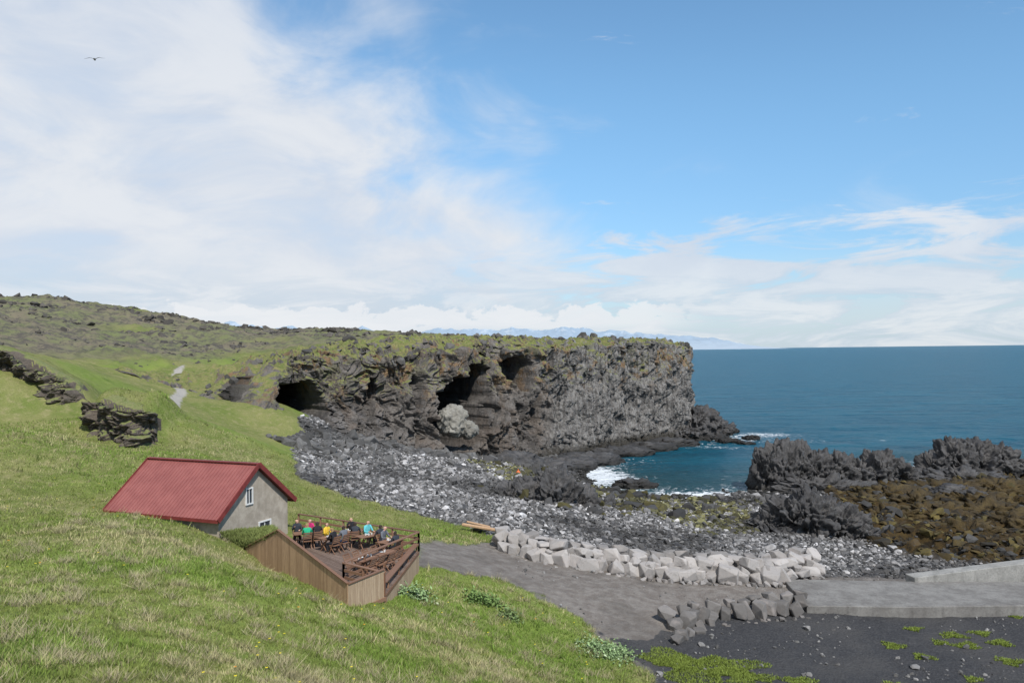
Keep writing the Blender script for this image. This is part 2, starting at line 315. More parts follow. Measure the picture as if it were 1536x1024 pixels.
for j in range(NV+NC):
    if j<NV:
        v=j/(NV-1); s=1-(1-v)**1.7
        vv=-.22+1.22*v
        xy=Bu[:,:2]*(1-s)+Tu[:,:2]*s; zz=Bu[:,2]+(Tu[:,2]-Bu[:,2])*vv-(0 if v>0 else 1.5)-(1-sst(0,5,su))*.8-(.8*(1-v)); fade=1.0
    else:
        back=(j-NV+1)/NC*23; xy=Tu[:,:2]-nrm*back; zz=None; fade=max(0,1-back/9)
    base=np.column_stack([xy, zz if zz is not None else Tu[:,2]])
    rt=sst(2,11,base[:,0])
    d=fbm(base*np.array([.10,.10,.07]),3,50)*3.6*(1-.6*rt)
    wp=base+fbm(base*.25,2,44)[:,None]*np.array([1.6,1.6,1.0])
    d+=fbm(wp*np.array([.33,.33,.10]),4,52,True)*1.7*(1-.6*rt)+fbm(wp*np.array([1.0,1.0,.4]),4,57,True)*.6*(1-.35*rt)
    f1,f2,cid=worley(wp*np.array([.85,.85,.30]),9); d+=(cid-.5)*.8*(1-.7*rt)-sst(.14,0,f2-f1)*.4*(1-.6*rt)
    g1,g2,c2=worley(wp*np.array([1.9,1.9,1.2]),19); d+=(c2-.5)*.35-sst(.14,0,g2-g1)*.14
    colp=np.stack([su*1.5+perlin(base*.2,60)*1.5+(perlin(base*.05,61)*.6)*base[:,2],base[:,2]*.09,0*su],1)
    f1,f2,cid=worley(colp,12); d+=rt*((cid-.5)*.6-sst(.15,0,f2-f1)*.3)
    d+=rt*fbm(base*.22,3,70)*1.5
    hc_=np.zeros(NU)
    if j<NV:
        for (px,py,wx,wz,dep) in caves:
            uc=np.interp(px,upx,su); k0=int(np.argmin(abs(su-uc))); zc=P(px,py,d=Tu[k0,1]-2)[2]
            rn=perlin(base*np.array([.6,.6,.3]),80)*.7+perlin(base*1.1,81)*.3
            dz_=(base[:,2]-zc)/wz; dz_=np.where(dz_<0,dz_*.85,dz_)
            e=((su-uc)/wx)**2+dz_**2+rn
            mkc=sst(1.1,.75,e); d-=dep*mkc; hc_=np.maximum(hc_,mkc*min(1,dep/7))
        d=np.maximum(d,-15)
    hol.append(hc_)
    off=d*fade*ends
    xy2=xy+nrm*off[:,None]
    if zz is None:
        tz=fhigh(xy2[:,0],xy2[:,1]); tz=np.where(xy2[:,1]>175,np.minimum(tz,19),tz)
        zz2=tz+.2+fbm(p3(xy2[:,0],xy2[:,1])*.16,5,15,True)*1.8*min(1,back/3)*ends-(1.2*max(0,(back-20)/3))+fbm(p3(xy2[:,0],xy2[:,1])*.8,4,19,True)*.4
        bl_=min(1,back/4); zz2=zz2*bl_+(1-bl_)*(Tu[:,2]-(1-sst(0,5,su))*.8+(zz2-tz)) ; zz2=zz2-(1-sst(0,8,su))*.9
    else: zz2=zz+ (fbm(base*.3,3,91)*.9*sst(.8,1,v))*ends
    rows.append(np.column_stack([xy2,zz2]))
cv=np.concatenate(rows)
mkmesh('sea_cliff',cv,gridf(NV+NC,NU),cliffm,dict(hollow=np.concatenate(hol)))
# ---------------------------------------------------------------- rock ledges in the grass slope
for li_,(pts,hh) in enumerate(LEDGES):
    fr=np.array([XY(*q_) for q_ in pts]); L=np.concatenate([[0],np.cumsum(np.hypot(*(fr[1:]-fr[:-1]).T))]); nu=int(L[-1]/.06); s_u=np.linspace(0,L[-1],nu); pc=smooth_interp(s_u,L,fr,61)
    tn=np.gradient(pc,axis=0); tn/=np.linalg.norm(tn,axis=1)[:,None]; nr_=np.stack([tn[:,1],-tn[:,0]],1)
    zf=look(gz,pc[:,0]+nr_[:,0]*1.0,pc[:,1]+nr_[:,1]*1.0); zb_=look(gz,pc[:,0]-nr_[:,0]*1.3,pc[:,1]-nr_[:,1]*1.3)
    kk=np.hanning(61); kk/=kk.sum(); sm=lambda a: np.convolve(np.pad(a,30,'edge'),kk,'valid'); zf,zb_=sm(zf),sm(zb_)
    zb_=zb_+fbm(p3(pc[:,0]*.4,pc[:,1]*.4),3,171)*.35
    bur=sst(-.28,-.05,perlin(p3(s_u*.16,0*s_u,.5),190+li_)) if li_==0 else 1.0
    en=sst(0.3,2.6,s_u)*sst(0.3,2.6,L[-1]-s_u); rws=[]; nv=80; nc=30
    for j in range(nv+nc):
        if j<nv:
            v=j/(nv-1); z=zf-.8+(zb_+.08-zf+.8)*v; ov=-.1+.6*v**1.5*(hh/2.0)
            bp=np.column_stack([pc,z]); wq=bp+fbm(bp*.6,2,128)[:,None]*.6
            d=fbm(bp*.3,3,130+li_)*1.4+fbm(wq*np.array([.8,.8,1.0]),4,133,True)*.55+.15
            f1,f2,cid=worley(wq*np.array([.9,.9,1.1]),135); d+=(cid-.5)*.6-sst(.15,0,f2-f1)*.35
            g1,g2,c2=worley(wq*2.6,139); d+=(c2-.5)*.18-sst(.15,0,g2-g1)*.1
            d=(d+ov)*en*bur-.7*(1-en*bur)
            if j==nv-1: dl=d
        else:
            bk=(j-nv+1)/nc*3.0; d=dl*(1-(j-nv+1)/nc)-bk; x_=pc[:,0]+nr_[:,0]*d; y_=pc[:,1]+nr_[:,1]*d; wgt=min(1,bk/1.3)
            z=look(gz,x_,y_)*wgt+(1-wgt)*(zb_+.08)+fbm(p3(x_*1.2,y_*1.2),3,177)*.2*(1-wgt)+.05-.2*sst(2,3,np.full(nu,bk))
        rws.append(np.column_stack([pc+nr_*d[:,None],z-(1-en)*.5]))
    mkmesh('rock_ledge_outcrop',np.concatenate(rws),gridf(nv+nc,nu),bluff)
# ---------------------------------------------------------------- blobs
def ico(sub):
    bm=bmesh.new(); bmesh.ops.create_icosphere(bm,subdivisions=sub,radius=1); v=np.array([x.co[:] for x in bm.verts]); f=np.array([[q.index for q in p.verts] for p in bm.faces]); bm.free(); return v,f
ICO={s:ico(s) for s in (5,6)}
def blobs(name,lst,mat,amp=.8,freq=.5,sub=6,seed=0,flat=1.0):
    V=[];Fs=[];o=0;v0,f0=ICO[sub]
    for n,(c,r,rot) in enumerate(lst):
        p=np.sign(v0)*np.abs(v0)**.75; p=p*np.array(r); cr,sr=math.cos(rot),math.sin(rot)
        p=np.stack([p[:,0]*cr-p[:,1]*sr,p[:,0]*sr+p[:,1]*cr,p[:,2]],1)+np.array(c)
        nn=p-np.array(c); nn/=np.linalg.norm(nn,axis=1)[:,None]+1e-6
        w=p*np.array([1,1,flat])
        f1,f2,cid=worley(w*freq*1.6+fbm(w*.8,2,seed+3)[:,None]*.4,seed); g1,g2,cid2=worley(w*freq*3.6,seed+2)
        d=amp*(fbm(w*freq,3,seed,True)*1.25+(cid-.5)*1.0-sst(.15,0,f2-f1)*.55+(cid2-.5)*.42-sst(.15,0,g2-g1)*.2+fbm(w*freq*4,2,seed+8)*.12)
        p=p+nn*d[:,None]; V.append(p);Fs.append(f0+o);o+=len(p)
    return mkmesh(name,np.concatenate(V),np.concatenate(Fs),mat)
def W(px,py,z=None,d=None): return tuple(P(px,py,z=z,d=d))
def bl(px,d,z,rx,ry,rz,rot=0): x,y=XY(px,d); return ((x,y,z),(rx,ry,rz),rot)
blobs('lava_rock',[bl(762,81,2.4,1.5,2.2,1.6),bl(800,81,2.6,2.1,3,2.2),bl(832,80,2.8,2.2,3,2.7,.3),bl(866,81,1.8,2.1,3,2.0),bl(900,84,.9,1.5,2,1.4)],lava,.85,.5,seed=1)
blobs('lava_rock',[bl(1152,71,1.8,1.5,2,1.5),bl(1185,71,2.3,2.1,2.4,2.1,.4),bl(1213,70,2.3,1.9,2.6,2.8),bl(1252,70,1.8,2.1,2.2,2.1),bl(1280,69,1.4,1.3,2,1.2)],lava,.85,.55,seed=5)
blobs('lava_rock_ridge',[bl(1148,101,1.2,1.6,2.6,4.2),bl(1172,101,1.6,2.0,3,4.3),bl(1196,101,1.4,1.6,3,3.9),bl(1222,101,1.2,2.2,3.5,3.2),bl(1252,101,1.2,2.2,3.5,2.7,.3),bl(1285,101,1.0,2.2,3.5,2.4),bl(1318,101,1.2,2.2,3,3.0),bl(1345,101,.8,1.8,3,2.3),bl(1230,97,.3,7,3,1.6)],lava,.9,.45,seed=9)
blobs('lava_rock_ridge',[bl(1398,106,1.0,1.6,3,2.6),bl(1425,106,1.6,2.1,3.5,3.4),bl(1460,107,1.6,2.6,3.5,3.6),bl(1493,108,1.2,2.2,3.5,3.0),bl(1440,101,.5,5,3,1.5),bl(1560,112,-.3,4,4,1.8)],lava,.9,.45,seed=14)
blobs('rocky_headland_point',[bl(1048,165,1.0,3.6,8,4.6),bl(1066,169,.0,3.6,6,2.8),bl(1082,172,-.2,3,5,1.7),bl(1036,160,0,4,5,2.4)],lava,.9,.4,seed=21)
blobs('sea_rock',[bl(1092,153,-.1,2.4,2,.7),bl(1115,150,-.2,1.6,1.6,.6),bl(1124,158,0,1.6,2,.6),bl(1078,160,-.1,1.6,2,.5),bl(950,104,.2,2.6,1.6,.8),bl(1140,97,-.1,1.6,1.5,.6)],lava,.5,.6,sub=5,seed=25)
blobs('rock_shelf',[bl(815,119,.3,5,4,1.3,.4),bl(845,122,.3,5,4,1.3,.4),bl(875,127,.2,6,4.4,1.3,.4),bl(920,136,.1,7,4,1.2,.4),bl(760,116,1.2,5,3.5,2.0,.3),bl(965,144,.0,6,4,1.1,.4),bl(1005,150,.0,5,4,1.1,.4)],lava,.55,.4,sub=5,seed=27)
blobs('reef_rock',[bl(1340,90,.5,4,4,1.4),bl(1420,92,.5,5,4,1.6),bl(1500,92,.5,5,4,1.7),bl(1400,80,.5,4,3,1.3),bl(1480,80,.5,4,3,1.5),bl(1330,80,.5,3,3,1.2),bl(1530,74,.5,4,4,1.7),bl(1440,72,.5,4,3,1.3),bl(1380,86,.5,4,3,1.3),bl(1300,86,.4,3,3,1.1),bl(1455,86,.6,3,3,1.5)],kelpm,1.0,.6,sub=5,seed=31)
blobs('reef_rock',[bl(1425,88,1.6,2.6,1.6,.9),bl(1450,87,1.5,1.6,1.4,.9)],lava,.4,.8,sub=5,seed=33)
cave_p=P(680,628,d=110.5); palem=rockmat('pale_rock_mat',(.16,.15,.13),(.28,.265,.23),bd=.12)
blobs('cave_boulder',[((cave_p[0],cave_p[1],cave_p[2]-.4),(2.0,1.8,2.0),.3),((cave_p[0]+1.6,cave_p[1]+.3,cave_p[2]-1.4),(1.4,1.3,1.2),.8)],palem,.4,.5,sub=5,seed=44)
# ---------------------------------------------------------------- hull rocks
def hull(n,box,bev,seed):
    r=np.random.default_rng(seed); p=r.normal(size=(n,3)); p/=np.linalg.norm(p,axis=1)[:,None]; p=np.sign(p)*np.abs(p)**box; p*=r.uniform(.85,1.1,(n,1))
    bm=bmesh.new(); [bm.verts.new(x) for x in p]; res=bmesh.ops.convex_hull(bm,input=bm.verts)
    bmesh.ops.delete(bm,geom=[e for e in res['geom_interior'] if isinstance(e,bmesh.types.BMVert)],context='VERTS')
    if bev:
        bmesh.ops.dissolve_limit(bm,angle_limit=.25,verts=bm.verts,edges=bm.edges)
        bmesh.ops.bevel(bm,geom=list(bm.edges),offset=bev,segments=1,affect='EDGES',clamp_overlap=True)
    bmesh.ops.triangulate(bm,faces=bm.faces)
    v=np.array([x.co[:] for x in bm.verts]); bm.verts.index_update(); f=np.array([[q.index for q in fc.verts] for fc in bm.faces]); bm.free(); return v,f
def scatter(name,temps,pos,sc,mat,cols=None,yaw=None,tilt=.4):
    V=[];Fs=[];C=[];o=0;n=len(pos); yaw=rng.uniform(0,6.28,n) if yaw is None else yaw; which=rng.integers(0,len(temps),n); tl=rng.normal(0,tilt,(n,2))
    for kk,(v0,f0) in enumerate(temps):
        ix=np.where(which==kk)[0]
        if not len(ix): continue
        v=v0[None]*sc[ix][:,None,:]
        a,b_=tl[ix,0][:,None],tl[ix,1][:,None]
        x,y,z=v[...,0],v[...,1],v[...,2]
        y,z=y*np.cos(a)-z*np.sin(a),y*np.sin(a)+z*np.cos(a); x,z=x*np.cos(b_)+z*np.sin(b_),-x*np.sin(b_)+z*np.cos(b_)
        w=yaw[ix][:,None]; x,y=x*np.cos(w)-y*np.sin(w),x*np.sin(w)+y*np.cos(w)
        v=np.stack([x,y,z],-1)+pos[ix][:,None,:]
        V.append(v.reshape(-1,3)); Fs.append((f0[None]+(np.arange(len(ix))*len(v0))[:,None,None]).reshape(-1,3)+o)
        if cols is not None: C.append(np.repeat(cols[ix],len(v0),0))
        o+=v0.shape[0]*len(ix)
    return mkmesh(name,np.concatenate(V),np.concatenate(Fs),mat,smooth=False,colattr=np.concatenate(C) if C else None)
HP=[hull(14,.8,0,i) for i in range(10)]; HB=[hull(20,.55,.07,100+i) for i in range(14)]; HW_=[hull(18,.46,.09,200+i) for i in range(16)]
k=M('stone_mat',.9,.25); nn_=k.noise(4,5,.7); cc=k.mix(k.ramp(nn_,.35,.7,0,.5),k.attr('col','Color'),(.04,.038,.035)); wet=k.ramp(k.pz(),.15,.7,.8,0); cc=k.mix(wet,cc,(.015,.014,.012)); k.color(cc); k.bump(nn_,.6,.06); stonem=k.m
k=M('block_stone_mat',.92,.2); nn_=k.noise(4,5,.7); n2_=k.noise(1.1,4,.6); cc=k.mix(k.ramp(nn_,.5,.75,0,.45),k.attr('col','Color'),(.10,.09,.08)); cc=k.mix(k.ramp(n2_,.5,.7,0,.35),cc,(.36,.31,.28)); k.color(cc); k.bump(nn_,.6,.06); blockm=k.m
def sample(n,xr,yr,mask,extra=None):
    x=rng.uniform(*xr,n); y=rng.uniform(*yr,n); mv=look(mask,x,y); z=look(gz,x,y); ok=rng.uniform(0,1,n)*.8+.1<mv
    if extra is not None: ok&=extra(x,y,z)
    return x[ok],y[ok],z[ok]
x,y,z=sample(95000,(-30,50),(44,118),mb*(1-mk_),extra=lambda x,y,z:(z>-.1)&(perlin(p3(x*.12,y*.12),5)>-.5))
n=len(x); s=np.exp(rng.normal(-1.95,.45,n)).clip(.07,.6)*(.8+.3*sst(60,100,y)); sc=s[:,None]*rng.uniform(.75,1.35,(n,3))*np.array([1,1,.6])
mo=look(mm,x,y); lightz=sst(-.25,.2,perlin(p3(x*.09,y*.09),6)+.12*sst(105,88,y)-.06*sst(0,12,x)); br=np.exp(rng.normal(-2.0,.6,n)).clip(.03,.48)*(.5+.85*lightz); cols=br[:,None]*np.array([1.0,.965,.95])
mc=np.stack([br*.8,br*.76,br*.34],1)*.85; cols=np.where((rng.uniform(0,1,n)<mo*.7)[:,None],mc,cols)
scatter('beach_stones',HP,np.stack([x,y,z+s*.1],1),sc,stonem,cols)
bx=[];
for px,py,zz_,nn in [(930,765,1.8,16),(1000,770,1.5,16),(1080,765,1.2,16),(860,770,2.8,12),(980,745,.5,14),(1110,775,1.5,12),(920,740,.8,12),(740,740,3.2,10),(1060,748,.3,10),(720,690,3,14),(800,705,1.5,14)]:
    g_=P(px,py,z=zz_); bx+= [(g_[0]+rng.normal(0,2.6),g_[1]+rng.normal(0,2.2)) for _ in range(nn)]
bx=np.array(bx); zz_=look(gz,bx[:,0],bx[:,1]); s=np.exp(rng.normal(-.75,.4,len(bx))).clip(.25,1.1); cd=rng.uniform(.03,.08,len(bx))[:,None]*np.where((rng.uniform(0,1,len(bx))<.35)[:,None],np.array([1.3,1.15,.4]),np.array([1,.97,.96]))
scatter('shore_boulders',HB,np.column_stack([bx,zz_+s*.15]),s[:,None]*rng.uniform(.7,1.3,(len(bx),3))*np.array([1,1,.7]),stonem,cd)
x,y,z=sample(12000,(20,75),(50,112),mk_); n=len(x); s=np.exp(rng.normal(-1.25,.45,n)).clip(.12,.9); br=rng.uniform(.4,1.2,n); pal=np.array([(.06,.04,.016),(.085,.06,.018),(.03,.024,.015),(.11,.085,.025),(.07,.068,.066)])
scatter('seaweed_rocks',HP,np.stack([x,y,z],1),s[:,None]*rng.uniform(.7,1.4,(n,3))*np.array([1,1,.5]),stonem,pal[rng.integers(0,5,n)]*br[:,None])
x,y,z=sample(6000,(0,60),(26,60),np.clip(ms*(1-mgr)+md*.6,0,1),extra=lambda x,y,z:perlin(p3(x*.25,y*.25),15)>-.05); n=len(x); s=np.exp(rng.normal(-2.9,.55,n)).clip(.02,.32)
scatter('scattered_stones',HP,np.stack([x,y,z+s*.2],1),s[:,None]*rng.uniform(.7,1.3,(n,3))*np.array([1,1,.7]),stonem,(rng.uniform(.06,.3,n))[:,None]*np.array([1,.96,.93]))
x,y,z=sample(46000,(-230,30),(98,420),gm*mgr,extra=lambda x,y,z:(fbm(p3(x*.05,y*.05),4,33)>.10)); n=len(x); s=np.exp(rng.normal(-.75,.45,n)).clip(.2,1.6)*(.6+.9*sst(120,300,y))
br=rng.uniform(.04,.12,n)
scatter('moor_rocks',HP,np.stack([x,y,z-.15],1),s[:,None]*rng.uniform(.6,1.3,(n,3))*np.array([1,1,.6]),stonem,br[:,None]*np.array([1,.90,.78]))
NE=900; idx=rng.integers(60,NU-200,NE); jr=rng.integers(NV-8,NV+30,NE); cvr=cv.reshape(NV+NC,NU,3); pts=cvr[jr,idx]; s=np.exp(rng.normal(-1.0,.45,NE)).clip(.15,1.0); ok=perlin(pts*.12,321)>-.1; pts,s=pts[ok],s[ok]; NE=len(s)
scatter('cliff_edge_rocks',HP,pts,s[:,None]*rng.uniform(.6,1.3,(NE,3)),stonem,rng.uniform(.055,.15,NE)[:,None]*np.array([1,.94,.87]))
nf=2600; idx=rng.integers(60,1150,nf); bp=Bu[idx,:2]+nrm[idx]*rng.exponential(2.2,(nf,1))-nrm[idx]*1.0; zz=look(gz,bp[:,0],bp[:,1]); s=np.exp(rng.normal(-1.2,.5,nf)).clip(.12,1.1)
scatter('fallen_rocks',HB,np.column_stack([bp,zz+.05]),s[:,None]*rng.uniform(.6,1.3,(nf,3))*np.array([1,1,.7]),stonem,rng.uniform(.045,.15,nf)[:,None]*np.array([1,.97,.94]))
# ---------------------------------------------------------------- boulder walls
def linepts(pxs,n):
    pts=np.array([P(a,b,z=c) for a,b,c in pxs]); L=np.concatenate([[0],np.cumsum(np.hypot(*(pts[1:,:2]-pts[:-1,:2]).T))]); s=np.linspace(0,L[-1],n)
    return np.stack([np.interp(s,L,pts[:,i]) for i in range(3)],1)
def course(line,n,sz,back=0,up=0,cr=(.25,.38)):
    l=linepts(line,n); l[:,1]+=back; l[:,0]+=rng.normal(0,.12,n); l[:,1]+=rng.normal(0,.12,n); l[:,2]+=up+rng.normal(0,.06,n)
    s=rng.uniform(.7,1.3,(n,3))*np.array(sz); c=rng.uniform(*cr,n)[:,None]*np.array([1,.93,.88]); return l,s,c
l1=[(755,826,4.7),(830,845,4.4),(930,860,3.8),(1040,868,3.5),(1165,872,3.3),(1222,860,3.1)]
cs=[course(l1,26,(.64,.5,.5),0,.22),course(l1,27,(.6,.5,.42),.7,.85),course(l1,22,(.55,.5,.3),1.7,.95,(.18,.34)),course(l1,30,(.3,.3,.3),.3,.6,(.2,.34)),course(l1,80,(.2,.2,.16),-.6,-.1,(.12,.3))]
scatter('boulder_retaining_wall',HW_,np.concatenate([c[0] for c in cs]),np.concatenate([c[1] for c in cs]),blockm,np.concatenate([c[2] for c in cs]),yaw=rng.normal(0,.4,sum(len(c[0]) for c in cs)),tilt=.24)
l2=[(1012,945,3.05),(1050,932,3.05),(1110,925,3.05),(1205,915,3.0)]
cs=[course(l2,13,(.46,.36,.52),0,.3,(.13,.22)),course(l2,10,(.4,.36,.34),.7,.6,(.14,.24)),course([(1012,960,3),(1035,950,3),(1060,935,3)],6,(.33,.28,.33),-.3,.1,(.12,.2)),course(l2,50,(.15,.15,.12),-.7,-.2,(.1,.2))]
scatter('boulder_retaining_wall',HW_,np.concatenate([c[0] for c in cs]),np.concatenate([c[1] for c in cs]),blockm,np.concatenate([c[2]*.8 for c in cs]),yaw=rng.normal(0,.4,sum(len(c[0]) for c in cs)),tilt=.25)
# ---------------------------------------------------------------- concrete slab & wall
def concmat(nm,c1,c2):
    c_=M(nm,.9,.2); a=c_.noise(.8,6,.7); b_=c_.noise(9,5,.7); st_=c_.noise(2.5,4,.6,c_.scale(c_.tc,(1,1,.15))); x_=c_.mix(c_.ramp(b_,.45,.75,0,.5),c_.mix(c_.ramp(a,.35,.65),c1,c2),tuple(v*.5 for v in c1)); x_=c_.mix(c_.ramp(st_,.5,.75,0,.4),x_,tuple(v*.45 for v in c1)); c_.color(x_); c_.bump(b_,.5,.04); return c_.m
conc=concmat('concrete_mat',(.15,.14,.13),(.22,.21,.195)); concl=concmat('pale_concrete_mat',(.22,.215,.20),(.31,.30,.28))
def prism(name,poly_top,depth,mat):
    bm=bmesh.new(); tp=[bm.verts.new(p) for p in poly_top]; bt=[bm.verts.new((p[0],p[1],p[2]-depth)) for p in poly_top]
    bm.faces.new(tp); bm.faces.new(bt[::-1]); n=len(tp)
    for i in range(n): bm.faces.new((tp[i],bt[i],bt[(i+1)%n],tp[(i+1)%n]))
    bmesh.ops.recalc_face_normals(bm,faces=bm.faces)
    bmesh.ops.bevel(bm,geom=list(bm.edges),offset=.03,segments=1,affect='EDGES')
    me=bpy.data.meshes.new(name); bm.to_mesh(me); bm.free(); ob=bpy.data.objects.new(name,me); col.objects.link(ob); me.materials.append(mat)
    return ob
prism('concrete_slipway',[W(1175,868,z=3.35),W(1210,908,z=3.3),W(1360,910,z=3.25),W(1650,906,z=3.2),W(1900,890,z=3.0),W(1650,872,z=3.1),W(1400,872,z=3.2)],.9,conc)
prism('concrete_retaining_wall',[W(1358,860,z=3.5),W(1372,866,z=3.5),W(1660,829,z=4.5),W(1660,822,z=4.5)],1.8,concl)
# ---------------------------------------------------------------- sea
SR=520; ST_=760; r_=np.exp(np.linspace(math.log(40),math.log(60000),SR)); ta=np.radians(np.linspace(-65,65,ST_)); A,Rr=np.meshgrid(ta,r_); X_=(np.sin(A)*Rr).ravel(); Y_=(np.cos(A)*Rr).ravel(); R_=np.hypot(X_,Y_)
wv=(fbm(p3(X_*.10,Y_*.2),3,91)*.22+fbm(p3(X_*.5,Y_*.8),3,95)*.09)*sst(900,300,R_)
dep=np.where((R_<700)&(abs(A.ravel())<math.radians(53)),look(gz,X_,Y_),-8)
def spot(px,py,sx_,sy_):
    c_=P(px,py,z=0); return np.exp(-((X_-c_[0])/sx_)**2-((Y_-c_[1])/sy_)**2)
fo=sst(-1.0,.0,dep)*.65*sst(175,125,R_)+spot(905,705,4.5,13)*.72+spot(940,720,4,6)*.4+spot(1060,744,9,2.2)*.8+spot(1085,658,6,5)*.95+spot(1150,652,8,6)*.85+spot(1120,745,4,2)*.8+spot(1200,662,14,4)*.5+spot(1040,668,8,4)*.5+spot(960,690,5,8)*.4+spot(1100,672,8,3)*.45
k=M('sea_mat',.22,.5)
wa=k.noise(.55,6,.65,k.scale(k.tc,(.7,1.5,1))); wb=k.noise(.05,5,.65,k.scale(k.tc,(.6,1.8,1))); wc=k.noise(.006,4,.6,k.scale(k.tc,(.5,2.5,1)))
c0=k.mix(k.ramp(wb,.35,.65),(.003,.052,.085),(.006,.086,.128)); c0=k.mix(k.ramp(wc,.4,.6,0,.5),c0,(.004,.066,.105)); c0=k.mix(k.ramp(wa,.52,.75,0,.45),c0,(.02,.14,.175))
c0=k.mix(k.ramp(k.attr('shal'),0,1,0,.65),c0,(.022,.046,.043))
fz=k.noise(.7,6,.75,None,1.5); fv=k.math('ADD',k.attr('foam'),k.math('MULTIPLY',k.math('SUBTRACT',fz,.5),3.6))
wcap=k.math('MULTIPLY',k.ramp(k.noise(.35,5,.65,k.scale(k.tc,(.35,1.6,1))),.68,.73),k.ramp(k.noise(.03,3),.42,.6))
fm=k.math('MAXIMUM',k.ramp(fv,.58,1.05),k.math('MULTIPLY',wcap,.8))
k.color(k.mix(fm,c0,(.70,.73,.75))); k.setin(k.b.inputs['Roughness'],k.ramp(fm,0,1,.3,.9)); k.b.inputs['IOR'].default_value=1.33
k.b.inputs['Specular IOR Level'].default_value=.14
k.bump(k.math('ADD',wa,k.math('MULTIPLY',wb,3)),1.0,.9)
mkmesh('sea_water',np.stack([X_,Y_,wv],1),gridf(SR,ST_)[:,::-1],k.m,dict(foam=fo,shal=sst(-2.4,-.2,dep)*sst(200,150,R_)))
# ---------------------------------------------------------------- distant mountains
def mountains(name,pxa,pxb,d,hmax,seed,c1,c2,prof):
    n=700; pxs=np.linspace(pxa,pxb,n); rowsn=24; V=[]
    x0=(pxs-768)/F*d; pr=np.interp(pxs,*zip(*prof))
    rid=1+fbm(p3(x0/1500.,0*x0),6,seed,True)*.28
    for j in range(rowsn):
        tt=j/(rowsn-1); yy=d-(1-tt)*d*.12
        z=pr*rid*hmax*(tt**1.3)+fbm(p3(x0/500.,0*x0+tt*3),5,seed+4,True)*hmax*.10*tt*(pr>.02)
        V.append(np.stack([x0,yy+0*x0,z-3],1))
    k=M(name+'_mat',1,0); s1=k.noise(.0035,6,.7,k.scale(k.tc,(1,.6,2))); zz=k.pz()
    sn=k.math('MULTIPLY',k.ramp(s1,.54,.6),k.ramp(zz,hmax*.4,hmax*.75)); k.color(k.mix(k.math('MULTIPLY',sn,.45),k.mix(k.ramp(zz,0,hmax*.6),c1,c2),(.46,.50,.54)))  # aerial haze put into the base colours, paler towards the foot
    mkmesh(name,np.concatenate(V),gridf(rowsn,n),k.m)
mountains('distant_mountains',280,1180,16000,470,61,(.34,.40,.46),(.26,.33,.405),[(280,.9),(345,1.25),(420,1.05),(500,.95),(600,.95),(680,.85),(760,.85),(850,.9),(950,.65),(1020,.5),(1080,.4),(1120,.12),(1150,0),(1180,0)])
# ---------------------------------------------------------------- house
def woodmat(nm,a,b,dk,sc=(3,3,.35)):
    w=M(nm,.85,.2); r=w.isl(); g1=w.noise(6,6,.7,w.scale(w.tc,sc)); w.color(w.mix(w.ramp(g1,.35,.7,0,.55),w.mix(r,a,b),dk)); w.bump(g1,.4,.02); return w.m
wood=woodmat('weathered_wood_mat',(.34,.215,.125),(.50,.33,.20),(.20,.125,.075)); woodl=woodmat('light_wood_mat',(.34,.245,.16),(.44,.33,.225),(.22,.15,.10)); woodd=woodmat('deck_wood_mat',(.13,.09,.07),(.23,.17,.14),(.08,.055,.045),(1,1,1))
railw=M('rail_wood_mat',.6,.3); r=railw.isl(); railw.color(railw.mix(r,(.14,.07,.043),(.26,.15,.095))); railw=railw.m
roofm=M('red_roof_mat',.5,.35); g1=roofm.noise(1.2,6,.7); g2=roofm.noise(12,5,.6); roofm.color(roofm.mix(roofm.ramp(g2,.5,.8,0,.35),roofm.mix(roofm.ramp(g1,.3,.7),(.21,.064,.058),(.27,.09,.08)),(.31,.15,.13))); roofm=roofm.m
trim=simple('dark_red_trim_mat',(.16,.03,.027),.5,.2)
stuc=M('stucco_mat',.95,.1); g1=stuc.noise(1.5,6,.7); g2=stuc.noise(18,4,.6); g3=stuc.noise(2,4,.6,stuc.scale(stuc.tc,(1.5,1.5,.2))); x_=stuc.mix(stuc.ramp(g1,.35,.7),(.29,.25,.20),(.42,.37,.305)); stuc.color(stuc.mix(stuc.ramp(g3,.5,.75,0,.5),x_,(.18,.155,.125))); stuc.bump(g2,.4,.03); stuc=stuc.m
white=simple('white_paint_mat',(.62,.62,.6),.5,.06); glass=M('window_glass_mat',.06,.6); glass.color((.03,.04,.05)); glass=glass.m
def beam(bm,a,b,w,h,upv=(0,0,1)):
    a=Vector(a);b=Vector(b);d=(b-a); 
    if d.length<1e-5: return
    d.normalize(); u=Vector(upv); s=d.cross(u)
    if s.length<1e-3: s=d.cross(Vector((1,0,0)))
    s.normalize(); u=s.cross(d)
    vs=[bm.verts.new(p+s*(i*w/2)+u*(j*h/2)) for p in (a,b) for i,j in ((-1,-1),(1,-1),(1,1),(-1,1))]
    for q in ((0,1,2,3),(7,6,5,4),(0,4,5,1),(1,5,6,2),(2,6,7,3),(3,7,4,0)): bm.faces.new([vs[i] for i in q])
def fin(bm,name,mat,parent=None,bev=0):
    bmesh.ops.recalc_face_normals(bm,faces=bm.faces)
    if bev: bmesh.ops.bevel(bm,geom=list(bm.edges),offset=bev,segments=1,affect='EDGES')
    me=bpy.data.meshes.new(name); bm.to_mesh(me); bm.free(); ob=bpy.data.objects.new(name,me); col.objects.link(ob)
    if mat: me.materials.append(mat)
    if parent: ob.parent=parent
    return ob
house=empty('red_roof_house')
O=Vector((-15.3,41.3,0)); Wd=Vector((2.4,5.8,0)).normalized(); Ld=Vector((-Wd.y,Wd.x,0)); HW=6.3; HL=8.1; EZ=9.4; RZ=11.86
def hp(a,b,z): return O+Wd*a+Ld*b+Vector((0,0,z))
